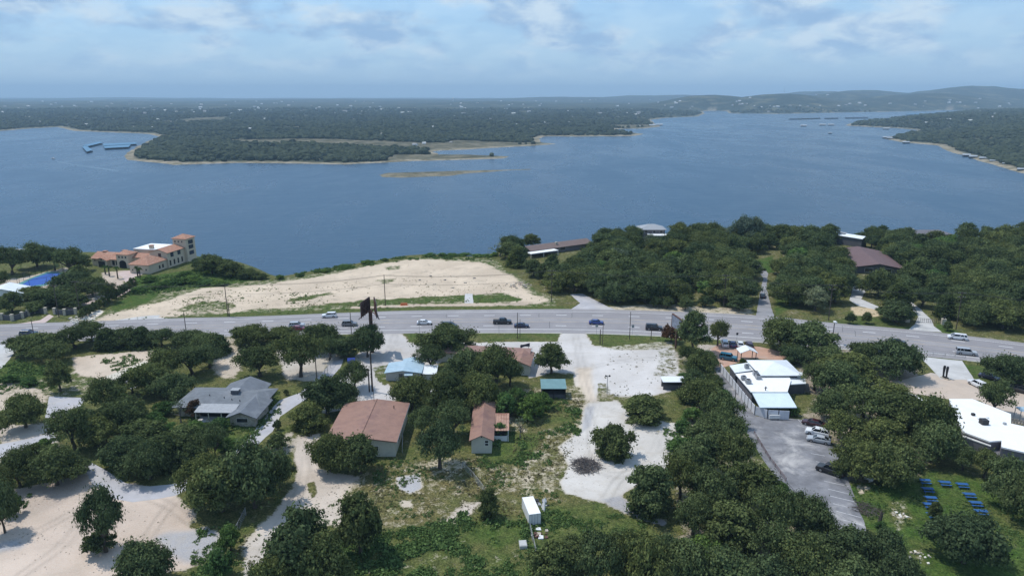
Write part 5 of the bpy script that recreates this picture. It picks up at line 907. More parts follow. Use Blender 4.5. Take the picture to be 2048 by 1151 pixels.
# storage container with loose door panel, debris
o = thing('storage_container', 'rusty edged white storage container standing in green weeds', 'container', (*G(1069.5, 1049)[:2], 0), math.radians(12))
o.scale = (0.85, 0.88, 0.85); MB().box(-1.15, 1.15, 0, 6.0, 0.05, 2.5).build('body', 'white_metal', o); MB().box(-1.18, 1.18, -0.04, 6.04, 2.5, 2.56).build('roof', 'white_membrane', o)
for x in (-0.58, 0.0, 0.58): MB().box(x - 0.03, x + 0.03, -0.05, 0.0, 0.15, 2.4).build('door_bar', 'galv', o)
for x in (-1.17, 1.17):
    for y in (0.0, 6.0): MB().box(x - 0.05, x + 0.05, y - 0.05, y + 0.05, 0, 2.5).build('corner_post', 'white_metal', o)
p = G(1089, 1022); o = thing('leaning_panel', 'white sheet panel leaning upright beside the container', 'panel', (p.x, p.y, 0), 0.3); MB().add([(-0.08, 0, 0), (0.08, 0, 0), (0.5, 0.9, 2.1), (0.34, 0.9, 2.1), (-0.08, 1.6, 0), (0.08, 1.6, 0)], [(0, 1, 2, 3), (1, 5, 2), (0, 3, 4), (3, 2, 5, 4), (0, 4, 5, 1)]).build('sheet', 'white_metal', o); MB().tube([(0.2, 0.8, 0), (0.4, 0.9, 1.4)], 0.05).build('prop', 'wood_pole', o)
def scrap(px, py, n, rad, label, mats, name='scrap_pile', cat='rubble', size=(0.3, 1.0), long_=False):
    p = G(px, py); o = thing(name, label, cat, (p.x, p.y, 0))
    for k in range(n):
        a, r = R.uniform(0, 6.28), rad * R.random() ** 0.6; s = R.uniform(*size); m = MB()
        h = 0.5 * rad * max(0, 1 - (r / rad)) ** 0.8 * R.random() if long_ else 0
        if long_: 
            d = Vector((R.uniform(-1, 1), R.uniform(-1, 1), R.uniform(-0.15, 0.25))).normalized() * s; c = Vector((r * math.cos(a), r * math.sin(a), 0.12 + h)); m.tube([c - d, c + d * 0.2 + Vector((R.uniform(-.1, .1), 0, .08)), c + d], [0.05, 0.04, 0.02], 4)
        else: 
            x, y = r * math.cos(a), r * math.sin(a); m.prism([(x - s * R.uniform(.3, .6), y - s * R.uniform(.3, .5)), (x + s * R.uniform(.3, .6), y - s * .4), (x + s * .4, y + s * R.uniform(.2, .5)), (x - s * .3, y + s * .4)], 0, [s * R.uniform(.15, .5) for _ in range(4)])
        m.build('branch' if long_ else 'piece', R.choice(mats), o)
scrap(1079, 1010, 12, 1.6, 'dark scrap heaped along the side of the container', ['dark_metal', 'galv', 'dark_wall'])
scrap(1080, 1068, 14, 1.5, 'white and brown scrap in the weeds before the container', ['white_metal', 'limestone', 'rust_metal'])
scrap(1170, 932, 260, 2.8, 'grey brush pile of cut branches on the white gravel', ['brush_wood', 'dead_wood', 'brush_wood'], 'brush_pile', 'brush pile', (0.6, 1.6), True)
scrap(1734, 1020, 60, 2.0, 'heap of dark logs and branches beside the parking lot', ['brush_wood', 'bark'], 'log_heap', 'log pile', (0.6, 1.5), True)
scrap(1800, 1030, 22, 1.3, 'pale limestone rubble strewn across the lawn', ['limestone', 'rock_white'], 'limestone_rubble', 'rocks', (0.2, 0.5))
scrap(1838, 1112, 18, 1.8, 'pale limestone edging beside the large lawn oak', ['limestone', 'rock_white'], 'limestone_edging', 'rocks', (0.2, 0.5)); scrap(165, 638, 60, 4.5, 'white riprap stones between hedge and highway', ['rock_white', 'rock_white', 'limestone'], 'riprap', 'rocks', (0.4, 1.1))
scrap(175, 598, 25, 4, 'boulders in the rock bed beside the mansion drive', ['limestone', 'rock_white'], 'boulder_bed', 'rocks', (0.6, 1.6)); scrap(1035, 570, 40, 5, 'broken limestone at the eroded end of the sandy lot', ['limestone', 'tan_lot'], 'broken_limestone', 'rocks', (0.4, 1.2))
for i, (px, py) in enumerate([(890, 560), (862, 552), (905, 575), (930, 566), (870, 568), (840, 560), (950, 556)]):
    scrap(px, py, 4, 0.6, 'small dark spoil heap on the pale sandy lot', ['dark_wall', 'stone_wall'], 'spoil_heap', 'rubble', (0.4, 0.9))
for k in list(bpy.data.objects):
    if k.name.startswith('spoil_heap'): k['group'] = 'spoil heaps on the sandy lot'
p = G(1046, 1091); o = thing('concrete_block', 'weathered grey concrete block lying in the weeds', 'block', (p.x, p.y, 0), 0.1); MB().box(-0.6, 0.6, -0.8, 0.8, 0, 0.55).build('base', 'block_wall', o); MB().box(-0.5, 0.5, -0.7, 0.7, 0.55, 0.62).build('cap', 'block_wall', o)
p = G(1758, 1052); o = thing('tree_stump', 'tall dead tree stump on the lawn beside the parking lot', 'stump', (p.x, p.y, 0)); MB().tube([(0, 0, -0.1), (0, 0, 0.7), (0.1, 0, 2.2), (0.05, 0, 3.0)], [0.5, 0.3, 0.27, 0.1], 7).build('trunk', 'bark', o); MB().tube([(0.1, 0, 2.0), (0.6, 0.1, 2.7)], [0.15, 0.05], 5).build('limb', 'bark', o); MB().tube([(0.05, 0, 1.6), (-0.5, 0.1, 2.1)], [0.14, 0.05], 5).build('limb', 'bark', o)
# restaurant with white metal roofs
o = thing('restaurant', 'restaurant of joined white metal roofs behind a white panel fence', 'restaurant', (54.5, 143.2, 0))
L0 = Vector((54.5, 143.2, 0))
def rp(px, z): return [(v.x - L0.x, v.y - L0.y) for v in (G(x, y, z) for x, y in px)]
def roof_block(name, px, z, m, wallm='dark_wall', th=0.22, inset=0.93, tilt=0.0, wall=True):
    q = rp(px, z); c = (sum(v[0] for v in q) / len(q), sum(v[1] for v in q) / len(q)); y0 = min(v[1] for v in q); y1 = max(v[1] for v in q)
    zs = [z + tilt * (v[1] - y0) / (y1 - y0) for v in q]; MB().prism(q, [a - th for a in zs], zs).build(name, m, o)
    if wall: MB().prism([(c[0] + (v[0] - c[0]) * inset, c[1] + (v[1] - c[1]) * inset) for v in q], 0, z - th - 0.01).build(name.replace('roof', 'wall'), wallm, o)
roof_block('patio_roof', [(1502, 784), (1574, 784), (1594, 814), (1520, 814)], 2.5, 'pale_blue_roof', tilt=0.4, wall=False)
roof_block('kitchen_roof', [(1471, 747), (1514, 742), (1540, 747), (1572, 737), (1582, 760), (1575, 783), (1502, 783)], 3.1, 'white_membrane', 'grey_wall')
roof_block('side_roof', [(1459, 730), (1499, 724), (1512, 739), (1470, 745)], 2.8, 'white_roof_seam', 'dark_wall')
roof_block('rear_roof', [(1574, 738), (1608, 745), (1612, 766), (1577, 768)], 2.7, 'white_roof_seam', 'dark_wall')
q = rp([(1495, 722), (1577, 722), (1588, 748), (1516, 750)], 3.5); xs = [v[0] for v in q]; yq = [v[1] for v in q]; MB().box(min(xs) + 1.2, max(xs) - 1.2, min(yq) + 0.5, max(yq) - 0.5, 0, 3.5).build('dining_wall', 'grey_wall', o)
hip(min(xs) + 0.8, max(xs) - 0.8, min(yq), max(yq), 3.68, 1.6, 0.5).build('dining_roof', 'white_roof_seam', o)
q = rp([(1481, 722), (1512, 722)], 0); gable_y(q[0][0], q[1][0], q[0][1], q[0][1] + 3.2, 2.6, 0.9, 0.3, 0.1).build('entry_roof', 'white_roof_seam', o)
for x in (q[0][0] + .1, q[1][0] - .1):
    for y in (q[0][1] + .1, q[0][1] + 3.0): MB().box(x - .08, x + .08, y - .08, y + .08, 0, 2.6).build('entry_post', 'dark_metal', o)
for x, y in rp([(1522, 813), (1557, 813), (1590, 813), (1505, 787), (1571, 787)], 2.3): MB().box(x - .09, x + .09, y - .09, y + .09, 0, 2.28).build('patio_post', 'dark_metal', o)
MB().prism(rp([(1505, 786), (1572, 786), (1590, 811), (1520, 811)], 0.1), 0.0, 0.12).build('patio_floor', 'dark_wall', o)
for px, py, s in ((1487, 759, 1.1), (1496, 766, 1.2), (1511, 750, 1.2), (1516, 757, 1.2), (1493, 736, 1.0)):
    zz0 = 3.1 if px != 1493 else 2.8; v = rp([(px, py)], zz0)[0]; u_ = MB().box(v[0] - s / 2, v[0] + s / 2, v[1] - s / 2, v[1] + s / 2, zz0 + 0.1, zz0 + 1.0).build('roof_unit', 'galv', o); MB().tube([(v[0], v[1], zz0 + 1.0), (v[0], v[1], zz0 + 1.1)], s * 0.38, 10).build('fan', 'dark_metal', u_)
v = rp([(1531, 780)], 3.1)[0]; MB().tube([(v[0], v[1], 3.1), (v[0], v[1], 4.1)], 0.12).build('vent_pipe', 'dark_metal', o); MB().box(v[0] - 0.35, v[0] + 0.35, v[1] - .08, v[1] + .08, 3.7, 3.82).build('vent_cap', 'dark_metal', o)
fl = [(1440, 742), (1453, 758), (1483, 797), (1509, 829), (1534, 837), (1578, 839)]; fp = [G(*q) for q in fl]
o = thing('panel_fence', 'white panel fence with dark posts wrapping the restaurant', 'fence', fp[0]); seg = []
for a, c in zip(fp[:-1], fp[1:]):
    n = max(1, round((c - a).length / 2.3)); seg += [(a.lerp(c, k / n), a.lerp(c, (k + 1) / n)) for k in range(n)]
for a, c in seg:
    a, c = a - fp[0], c - fp[0]; d = (c - a).normalized(); nn = Vector((-d.y, d.x, 0)) * 0.04; a2, c2 = a + d * 0.09, c - d * 0.09
    MB().prism([(a2 - nn)[:2], (c2 - nn)[:2], (c2 + nn)[:2], (a2 + nn)[:2]], 0.08, 2.15).build('panel', 'panel_white', o); MB().box(a.x - .08, a.x + .08, a.y - .08, a.y + .08, 0, 2.25).build('post', 'navy_post', o)
p = G(1548, 838) - fp[0]; MB().box(p.x - 1.2, p.x + 1.2, p.y - 0.35, p.y - 0.1, 0.3, 1.2).build('service_hatch', 'trim_white', o)
# white flat-roofed building
o = thing('white_flat_building', 'big flat roofed building with bright white roof and dark grey walls', 'building', (98, 130, 0)); L0 = Vector((98, 130, 0))
roof_block('roof', [(1898, 797), (1945, 797), (2022, 827), (2022, 846), (2120, 868), (2120, 920), (2003, 893), (2003, 880), (1980, 882), (1925, 862)], 4.2, 'white_membrane', 'grey_wall', 0.3, 0.985)
roof_block('low_roof', [(1922, 850), (1982, 868), (1982, 891), (1926, 872)], 3.4, 'white_membrane', 'grey_wall', 0.2, 0.97)
roof_block('wing_roof', [(1758, 768), (1790, 772), (1860, 802), (1845, 832), (1790, 795)], 3.4, 'white_membrane', 'dark_wall', 0.25, 0.97)
for px, py, s, mm in ((1967, 847, 1.3, 'dark_metal'), (1946, 830, 0.6, 'dark_metal'), (2009, 848, 0.5, 'galv'), (1957, 838, 0.4, 'trim_white'), (1962, 837, 0.4, 'trim_white'), (1975, 836, 0.4, 'trim_white')):
    v = rp([(px, py)], 4.2)[0]; MB().box(v[0] - s / 2, v[0] + s / 2, v[1] - s / 2, v[1] + s / 2, 4.2, 4.2 + s * 0.8).build('roof_unit', mm, o)
q = rp([(1978, 922), (2020, 933), (2022, 940), (1985, 928)], 2.4); MB().prism(rp([(1976, 915), (2020, 926), (2023, 938), (1980, 924)], 2.4), 2.3, 2.42).build('awning', 'orange_awning', o)
MB().prism(rp([(1984, 886), (2001, 891), (2001, 920), (1984, 915)], 2.0), 0, 2.2).build('stair_box', 'grey_wall', o)
p = G(2035, 851); o = thing('timber_fence', 'short timber deck fence behind the white flat roof', 'fence', (p.x, p.y, 0), -0.6)
for k in range(9): MB().box(-2 + k * 0.55, -1.6 + k * 0.55, -0.04, 0.04, 0.1, 1.5).build('board', 'tan_lot', o)
MB().box(-2.1, 3.0, 0.05, 0.12, 1.2, 1.3).build('rail', 'bark', o)
p = G(2040, 838); o = thing('shade_canopy', 'pale blue shade canopy over the tan yard', 'canopy', (p.x, p.y, 0)); q = MB(); q.slab([(-0.5, -0.5, 2.2), (3, -0.5, 2.2), (3, 1.5, 2.4), (-0.5, 1.5, 2.4)], 0.05); q.build('sheet', 'blue_roof', o)
for x, y in ((-.4, -0.4), (2.9, -0.4), (2.9, 1.4), (-.4, 1.4)): MB().box(x - .06, x + .06, y - .06, y + .06, 0, 2.15).build('post', 'galv', o)
# mansion
ang = math.radians(-12); o = thing('mansion', 'large cream stucco mansion with red tile roofs and tower', 'mansion', (-147.0, 277, 0), ang); o.scale = (1.04, 1.0, 0.86)
def blk(name, x0, x1, y0, y1, h, roof=None, rise=1.5, rm='tile_roof', oh=0.5):
    MB().box(x0, x1, y0, y1, -1.0, h).build(name + '_wall', 'stucco', o)
    r = {'hip': lambda: hip(x0, x1, y0, y1, h + 0.17, rise, oh), 'gy': lambda: gable_y(x0, x1, y0, y1, h + 0.1, rise, oh), 'gx': lambda: gable_x(x0, x1, y0, y1, h + 0.1, rise, oh)}[roof]() if roof else MB().box(x0 - .1, x1 + .1, y0 - .1, y1 + .1, h, h + 0.35)
    if roof == 'gy': gwall_y(x0 + .03, x1 - .03, y0 + 0.01, y1 - 0.01, h, rise - 0.1).build(name + '_gable', 'stucco', o)
    if roof == 'gx': gwall_x(x0 + 0.01, x1 - 0.01, y0 + .03, y1 - .03, h, rise - 0.1).build(name + '_gable', 'stucco', o)
    r.build(name + '_roof', rm, o)
blk('garage', -8.5, 0, 0, 11, 4.2, 'hip', 3.0); blk('long_wing', -7.5, 0.6, 11, 22, 7.6, 'gy', 1.6); blk('tower', -4.4, 1.8, 22, 28, 11.8, 'hip', 1.9); blk('entry', -20.0, -14.6, 7.0, 12.5, 6.6, 'hip', 1.6)
blk('left_wing', -33, -20.0, 8.5, 17, 3.8, 'gx', 2.2); blk('left_bay', -29, -24.5, 6.5, 9.5, 3.6, 'gy', 1.1); blk('lake_wing', -18, -5, 15, 26, 7.4, None, rm='white_membrane'); blk('link', -14.6, -8.5, 10, 15, 5.0, 'gx', 1.4)
for x in (-19.0, -17.5, -16.0): win(o, x, x + 0.7, 4.9, 5.8, 7.0, frame='stucco')
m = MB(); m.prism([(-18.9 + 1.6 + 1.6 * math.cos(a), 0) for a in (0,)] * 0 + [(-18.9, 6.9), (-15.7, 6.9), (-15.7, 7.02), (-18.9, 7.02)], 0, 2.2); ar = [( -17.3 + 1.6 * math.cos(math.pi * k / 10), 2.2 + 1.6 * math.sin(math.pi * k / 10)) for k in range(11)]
m.loft([[(x, 6.9, z) for x, z in ar], [(x, 7.02, z) for x, z in ar]]); m.build('entry_arch', 'shadow_void', o)  # near-black plate on the wall, colouring in the shade inside the arch
win(o, -28.3, -25.3, 0.2, 2.9, 6.5, frame='dark_metal'); win(o, -27.1, -26.4, 3.5, 4.1, 6.5, frame='stucco'); win(o, -23.5, -22.4, 0.8, 2.9, 8.5, frame='dark_metal'); win(o, -21.8, -20.7, 0.8, 2.9, 8.5, frame='dark_metal')
for x in (-32, -30.8): win(o, x, x + 0.7, 2.3, 3.0, 8.5, frame='stucco')
win(o, -5.6, -4.5, 0.1, 2.5, 0, frame='dark_metal'); win(o, -7.5, -7.0, 1.2, 2.0, 0, frame='stucco'); win(o, -1.5, -0.9, 1.6, 2.4, 0, frame='stucco'); win(o, -3.5, -2.3, 5.2, 7.0, 11.0, frame='dark_metal')
for y in (13, 17.5): win(o, y, y + 1.8, 5.0, 7.0, 0.6, 'x', frame='dark_metal')
for y in (12, 14.5, 17, 19.5): win(o, y, y + 0.8, 1.0, 3.4, 0.6, 'x', frame='dark_metal')
for y in (6.0, 8.0): win(o, y, y + 0.8, 1.0, 2.6, 0.0, 'x', frame='dark_metal')
for x in (-3.6, -2.0, -0.4): win(o, x, x + 0.6, 10.0, 10.8, 22.0, frame='stucco')
for z in (3.5, 6.5, 9.0): win(o, 23.5, 26.5, z, z + 1.8, 1.8, 'x', frame='dark_metal')
for x, y, z in ((-10.5, 16.5, 8.5), (-21.5, 14.0, 6.0), (-30, 13, 5.4)): c = MB().box(x - .7, x + .7, y - .7, y + .7, 3, z + 0.8).build('chimney', 'stucco', o); MB().box(x - .9, x + .9, y - .9, y + .9, z + 0.8, z + 1.0).build('chimney_cap', 'tile_roof', c)
def palm(px, py, h):
    p = G(px, py); o = thing('palm_tree', 'young palm beside the mansion drive', 'palm', (p.x, p.y, 0), R.uniform(0, 6), 'palms by the mansion drive'); MB().tube([(0, 0, -0.1), (0.05, 0, h * 0.5), (0, 0.05, h)], [0.3, 0.24, 0.2], 7).build('trunk', 'bark', o); m = MB()
    for k in range(15):
        a = k * 2.4; l = R.uniform(1.2, 1.8); up = R.uniform(0.1, 0.9); d = Vector((math.cos(a), math.sin(a), 0)); s_ = Vector((-math.sin(a), math.cos(a), 0)) * 0.22; b0 = Vector((0, 0.05, h)); pts_ = [b0, b0 + d * l * 0.5 + Vector((0, 0, up)), b0 + d * l + Vector((0, 0, up - 0.8))]
        m.add([pts_[0], pts_[1] - s_, pts_[1] + s_, pts_[2]], [(0, 1, 2), (1, 3, 2)])
    me = m.data('fronds'); me.attributes.new('tint', 'FLOAT', 'POINT'); obj('fronds', me, 'leaf_green', o)
for q in ((219, 552, 3.5), (236, 557, 4.0), (276, 554, 3.6), (281, 558, 3.8), (211, 548, 3)): palm(*q)
# other houses beyond the highway
o = thing('white_gable_house', 'white house with pale metal gable roof beside the sports court', 'house', (*G(8, 605)[:2], 0), math.radians(20))
gwall_y(-6, 6, 0, 9, 3.0, 2.0).build('wall', 'white_wall', o); gable_y(-6, 6, 0, 9, 3.1, 2.0, 0.5).build('roof', 'white_roof_seam', o); win(o, -2, 2, 1, 2.4, 0)
o = thing('pale_flat_house', 'pale flat roofed lake house at the western edge among oaks', 'house', (*G(12, 522)[:2], 0)); MB().box(-9, 4, 0, 8, -2, 3.2).build('wall', 'block_wall', o); MB().box(-9.5, 4.6, -0.6, 8.5, 3.2, 3.6).build('roof', 'white_membrane', o); win(o, -3, 2, 0.8, 2.4, 0)
p, q = G(1062, 512), G(1170, 492); dd = q - p; o = thing('long_lake_house', 'long low lake house with dark brown roof at the cliff', 'house', (p.x, p.y, 0), math.atan2(dd.y, dd.x) * 0.8)
gwall_x(0, 34, 0, 9, 2.6, 1.2).build('wall', 'grey_wall', o); gable_x(0, 34, 0, 9, 2.7, 1.2, 0.7).build('roof', 'umber_roof', o); MB().box(-3, 12, -4.5, -0.8, 2.0, 2.25).build('terrace_roof', 'white_membrane', o); win(o, 16, 19, 0.8, 2.2, 0)
for x in (-2.8, 4, 11.8): MB().box(x - .1, x + .1, -4.4, -4.2, 0, 2.0).build('terrace_post', 'trim_white', o)
MB().box(15, 16, 2, 3, 3.2, 4.4).build('chimney', 'stone_wall', o)
p = G(1305, 480); o = thing('hip_roof_lake_house', 'lake house with pale hipped roof rising from the wood', 'house', (p.x, p.y, 0)); MB().box(-6, 6, 0, 9, 0, 5.2).build('wall', 'grey_wall', o); hip(-6, 6, 0, 9, 5.4, 2.0, 0.8).build('roof', 'galv', o); MB().box(-3, 11, -5, -0.2, 3.0, 3.4).build('terrace_roof', 'white_membrane', o); MB().box(-2.5, 10.5, -4.5, -0.3, 0, 3.0).build('terrace_wall', 'grey_wall', o)
for x in (-4, 0, 3.5): win(o, x, x + 1.4, 3.6, 4.8, 0)
p = G(1690, 488); o = thing('white_long_roof_house', 'house with long narrow white roof showing above the wood', 'house', (p.x, p.y, 0), math.radians(-52)); gwall_x(-9, 9, -2.5, 2.5, 4.4, 0.8).build('wall', 'dark_wall', o); gable_x(-9, 9, -2.5, 2.5, 4.5, 0.8, 0.4).build('roof', 'white_roof_seam', o); MB().box(-4, 0, -1.2, 1.2, 4.8, 5.5).build('skylight', 'galv', o); win(o, -6, -4, 2.5, 3.8, -2.5)
p = G(1868, 488); o = thing('dark_roof_lake_house', 'lake house with dark grey roofs low in the wood', 'house', (p.x, p.y, 0), 0.05); MB().box(-12, 8, 0, 8, 0, 4.6).build('wall', 'dark_wall', o); hip(-12, 8, 0, 8, 4.8, 1.6, 0.7).build('roof', 'grey_wall', o); MB().box(-10, -9, 3, 4, 5, 7).build('chimney', 'stone_wall', o); win(o, 2, 5, 2.4, 3.8, 0)
p = G(1722, 546); o = thing('maroon_roof_hall', 'large hall with broad maroon roof inside the wood', 'house', (148.5, 277.5, 0), math.radians(-12)); gwall_y(-9, 9, 0, 33, 2.7, 1.4).build('wall', 'dark_wall', o); gable_y(-9, 9, 0, 33, 2.8, 1.6, 1.2).build('roof', 'maroon_roof', o); win(o, -5, -2, 0.6, 2.2, 0); win(o, 2, 5, 0.6, 2.2, 0)
# estate wall with stone pillars, gate
def pillars(pts, label, wallm='dark_wall', pm='limestone', h=1.7):
    P_ = [G(*q) for q in pts]; o = thing('estate_wall', label, 'wall', P_[0])
    for i, p in enumerate(P_):
        v = p - P_[0]; c = MB().box(v.x - .38, v.x + .38, v.y - .38, v.y + .38, 0, h + 0.35).build('pillar', pm, o); MB().box(v.x - .46, v.x + .46, v.y - .46, v.y + .46, h + 0.35, h + 0.48).build('pillar_cap', 'limestone', c)
        if i < len(P_) - 1:
            n = P_[i + 1] - P_[0]; d = (n - v).normalized(); s_ = Vector((-d.y, d.x, 0)) * 0.1; a, b2 = v + d * .39, n - d * .39; MB().prism([(a - s_)[:2], (b2 - s_)[:2], (b2 + s_)[:2], (a + s_)[:2]], 0, h).build('wall_panel', wallm, o)
pillars([(-20, 642), (5, 639), (25, 641), (45, 636), (57, 631), (70, 626), (92, 627)], 'dark estate wall with pale stone pillars along the highway'); pillars([(110, 628), (130, 630), (152, 628)], 'short dark estate wall east of the garden gate')
o = thing('entrance_gate', 'dark metal drive gate between two stone piers', 'gate', (*G(1850, 646)[:2], 0), math.radians(-14))
for s in (-1, 1):
    c = MB().box(s * 5.2 - .6, s * 5.2 + .6, -.6, .6, 0, 1.9).build('pier', 'limestone', o); MB().box(s * 5.2 - .2, s * 5.2 + .2, -.2, .2, 1.9, 2.5).build('pier_lamp', 'dark_metal', c)
    for z in (0.4, 1.0, 1.5): MB().box(min(0.1 * s, 4.5 * s), max(0.1 * s, 4.5 * s), -.04, .04, z, z + 0.08).build('rail', 'dark_metal', o)
    for k in range(8): MB().box(s * (0.3 + k * 0.58) - .03, s * (0.3 + k * 0.58) + .03, -.03, .03, 0.2, 1.6).build('bar', 'dark_metal', o)
# court fence and net
cp = [G(*q) for q in [(22, 573), (60, 576), (95, 570), (130, 552), (126, 544), (95, 543), (60, 556)]]; o = thing('court_fence', 'tall thin dark fence around the blue sports court', 'fence', cp[0])
for a, c in zip(cp, cp[1:] + cp[:1]):
    n = max(1, round((c - a).length / 4)); 
    for k in range(n): v = a.lerp(c, k / n) - cp[0]; MB().tube([(v.x, v.y, 0), (v.x, v.y, 3.2)], 0.06, 5).build('post', 'dark_metal', o)
    v, u = a - cp[0], c - cp[0]; MB().tube([(v.x, v.y, 3.1), (u.x, u.y, 3.1)], 0.05, 4).build('rail', 'dark_metal', o)
# ------------------------------------------------------------------ vehicles
CAR = dict(sedan=dict(L=4.7, W=1.82, low=[(-2.35, .62), (-2.25, .92), (-1.2, .98), (1.0, .93), (2.1, .78), (2.35, .55)], cab=(-1.85, 1.15, -1.05, 0.35), H=1.44, wr=.33),
           suv=dict(L=4.8, W=1.92, low=[(-2.4, .75), (-2.32, 1.05), (-1.2, 1.1), (1.1, 1.08), (2.2, .98), (2.4, .65)], cab=(-2.25, 1.15, -1.95, 0.4), H=1.72, wr=.37),
           big=dict(L=5.3, W=2.02, low=[(-2.65, .8), (-2.58, 1.12), (-1.2, 1.18), (1.3, 1.15), (2.45, 1.05), (2.65, .7)], cab=(-2.55, 1.35, -2.35, 0.65), H=1.9, wr=.4),
           van=dict(L=5.1, W=1.98, low=[(-2.55, .75), (-2.48, 1.02), (-1.2, 1.08), (1.4, 1.02), (2.3, .86), (2.55, .6)], cab=(-2.42, 1.75, -2.2, 0.75), H=1.76, wr=.34),
           pickup=dict(L=5.9, W=2.02, low=[(-2.95, .8), (-2.9, 1.22), (-0.9, 1.24), (1.2, 1.2), (2.7, 1.1), (2.95, .75)], cab=(-1.0, 1.45, -0.75, 0.65), H=1.92, wr=.42),
           jeep=dict(L=4.7, W=1.95, low=[(-2.35, .8), (-2.3, 1.18), (-1.0, 1.2), (1.0, 1.18), (2.15, 1.12), (2.35, .75)], cab=(-2.25, 0.95, -2.15, 0.55), H=1.9, wr=.42))
CACHE = {}
def car_parts(kind, paint):
    key = (kind, paint)
    if key in CACHE: return CACHE[key]
    c = CAR[kind]; hw = c['W'] / 2; z0 = 0.28; P_ = []
    def add(name, mb, m, par=None, sm=False):
        me = mb.data(name); me.materials.append(M[m]); 
        if sm: me.shade_smooth()
        P_.append((name, me, par)); return len(P_) - 1
    rings = []
    for i, (x, zt) in enumerate(c['low']):
        k = 0.86 if i in (0, len(c['low']) - 1) else 1.0; rings.append([(x, -hw * k * .96, z0), (x, -hw * k, z0 + .25), (x, -hw * k * .97, zt - .1), (x, -hw * k * .88, zt), (x, hw * k * .88, zt), (x, hw * k * .97, zt - .1), (x, hw * k, z0 + .25), (x, hw * k * .96, z0)])
    body = add('body', MB().loft(rings), paint); b0, b1, r0, r1 = c['cab']; zb = c['low'][2][1] - 0.03; H_ = c['H']; wt, wb = hw * .70, hw * .87
    add('windows', MB().loft([[(b0, -wb, zb), (b1, -wb, zb), (b1, wb, zb), (b0, wb, zb)], [(r0, -wt, H_ - .05), (r1, -wt, H_ - .05), (r1, wt, H_ - .05), (r0, wt, H_ - .05)]]), 'car_glass')
    add('roof', MB().loft([[(r0 - .06, -wt - .03, H_ - .06), (r1 + .06, -wt - .03, H_ - .06), (r1 + .06, wt + .03, H_ - .06), (r0 - .06, wt + .03, H_ - .06)], [(r0 + .05, -wt + .08, H_), (r1 - .05, -wt + .08, H_), (r1 - .05, wt - .08, H_), (r0 + .05, wt - .08, H_)]]), paint)
    pm = MB()
    for s in (-1, 1):
        for xb, xr in ((b0, r0), (b1, r1), ((b0 + b1) / 2 - .1, (r0 + r1) / 2 - .1)): pm.tube([(xb, s * (wb + .01), zb), (xr, s * (wt + .015), H_ - .04)], .055, 4)
        if kind in ('suv', 'big', 'van', 'jeep'): pm.tube([(b0 + .75, s * (wb + .01), zb), (r0 + .8, s * (wt + .015), H_ - .04)], .07, 4)
    add('pillars', pm, paint); x0, x1 = c['low'][0][0], c['low'][-1][0]; wx = c['L'] * .30
    if kind == 'pickup':
        add('bed', MB().box(-2.8, -1.1, -hw * .78, hw * .78, 1.20, 1.262), 'dark_metal')
    if kind == 'jeep': add('spare_wheel', MB().tube([(x0 - .2, 0, .95), (x0 - .02, 0, .95)], .4, 14), 'tyre')
    for s in (-1, 1):
        add('headlight', MB().box(x1 - .07, x1 + .012, s * hw * .62 - .18, s * hw * .62 + .18, .56, .68), 'lamp_clear'); add('tail_light', MB().box(x0 - .012, x0 + .08, s * hw * .68 - .14, s * hw * .68 + .14, .62, .84), 'lamp_red')
        add('mirror', MB().box(b1 - .35, b1 - .15, s * (hw + .02) - .09, s * (hw + .02) + .09, zb + .02, zb + .17), paint)
        for x in (-wx, wx):
            w_ = add('wheel', MB().tube([(x, s * (hw - .22), c['wr']), (x, s * (hw + .015), c['wr'])], c['wr'], 16), 'tyre'); add('rim', MB().tube([(x, s * (hw + .016), c['wr']), (x, s * (hw + .03), c['wr'])], c['wr'] * .6, 10), 'rim', w_)
    add('underbody', MB().box(x0 + .3, x1 - .3, -hw * .85, hw * .85, .2, .3), 'dark_metal'); CACHE[key] = P_; return P_
def car(kind, paint, loc, rz, label, name='car', cat='car', group=None):
    o = thing(name, label, cat, loc, rz, group); made = []
    for n, me, par in car_parts(kind, paint): made.append(obj(n, me, None, made[par] if par is not None else o))
    return o
def on_road(px, off, kind, paint, label, direction, cat='car', name=None):
    best = min(np.linspace(1, HN - 3, 1500), key=lambda i: abs(proj(*road_pt(i, off), 0.5)[0] - px)); p = road_pt(best, off); q = road_pt(best + 0.5, off); a = math.atan2(q[1] - p[1], q[0] - p[0]) + (0 if direction > 0 else math.pi)
    car(kind, paint, (p[0], p[1], 0.035), a, label, name or {'pickup': 'pickup_truck', 'van': 'minivan'}.get(kind, 'car'), cat)
on_road(658, 4.7, 'suv', 'car_white', 'white suv in the far outer lane near the billboard', -1, 'suv'); on_road(594, 15.1, 'suv', 'car_silver', 'pale silver suv just behind the dark red car', 1, 'suv'); on_road(597, 18.7, 'sedan', 'car_red', 'dark red car half hidden by kerbside oaks', 1)
on_road(699, 15.1, 'suv', 'car_grey', 'grey suv in traffic beside the tall billboard', 1, 'suv'); on_road(848, 15.1, 'sedan', 'car_white', 'white sedan on the highway behind the wide kerb oak', 1, 'sedan'); on_road(897, 18.7, 'van', 'car_black', 'black van passing behind the wide kerb oak', 1, 'van')
on_road(1005, 15.1, 'pickup', 'car_black', 'black pickup truck on the highway', 1, 'pickup'); on_road(1044, 18.7, 'sedan', 'car_navy', 'dark navy sedan just ahead of the black pickup', 1, 'sedan'); on_road(1192, 15.1, 'sedan', 'car_blue', 'blue sedan on the highway opposite the gravel drive mouth', 1, 'sedan')
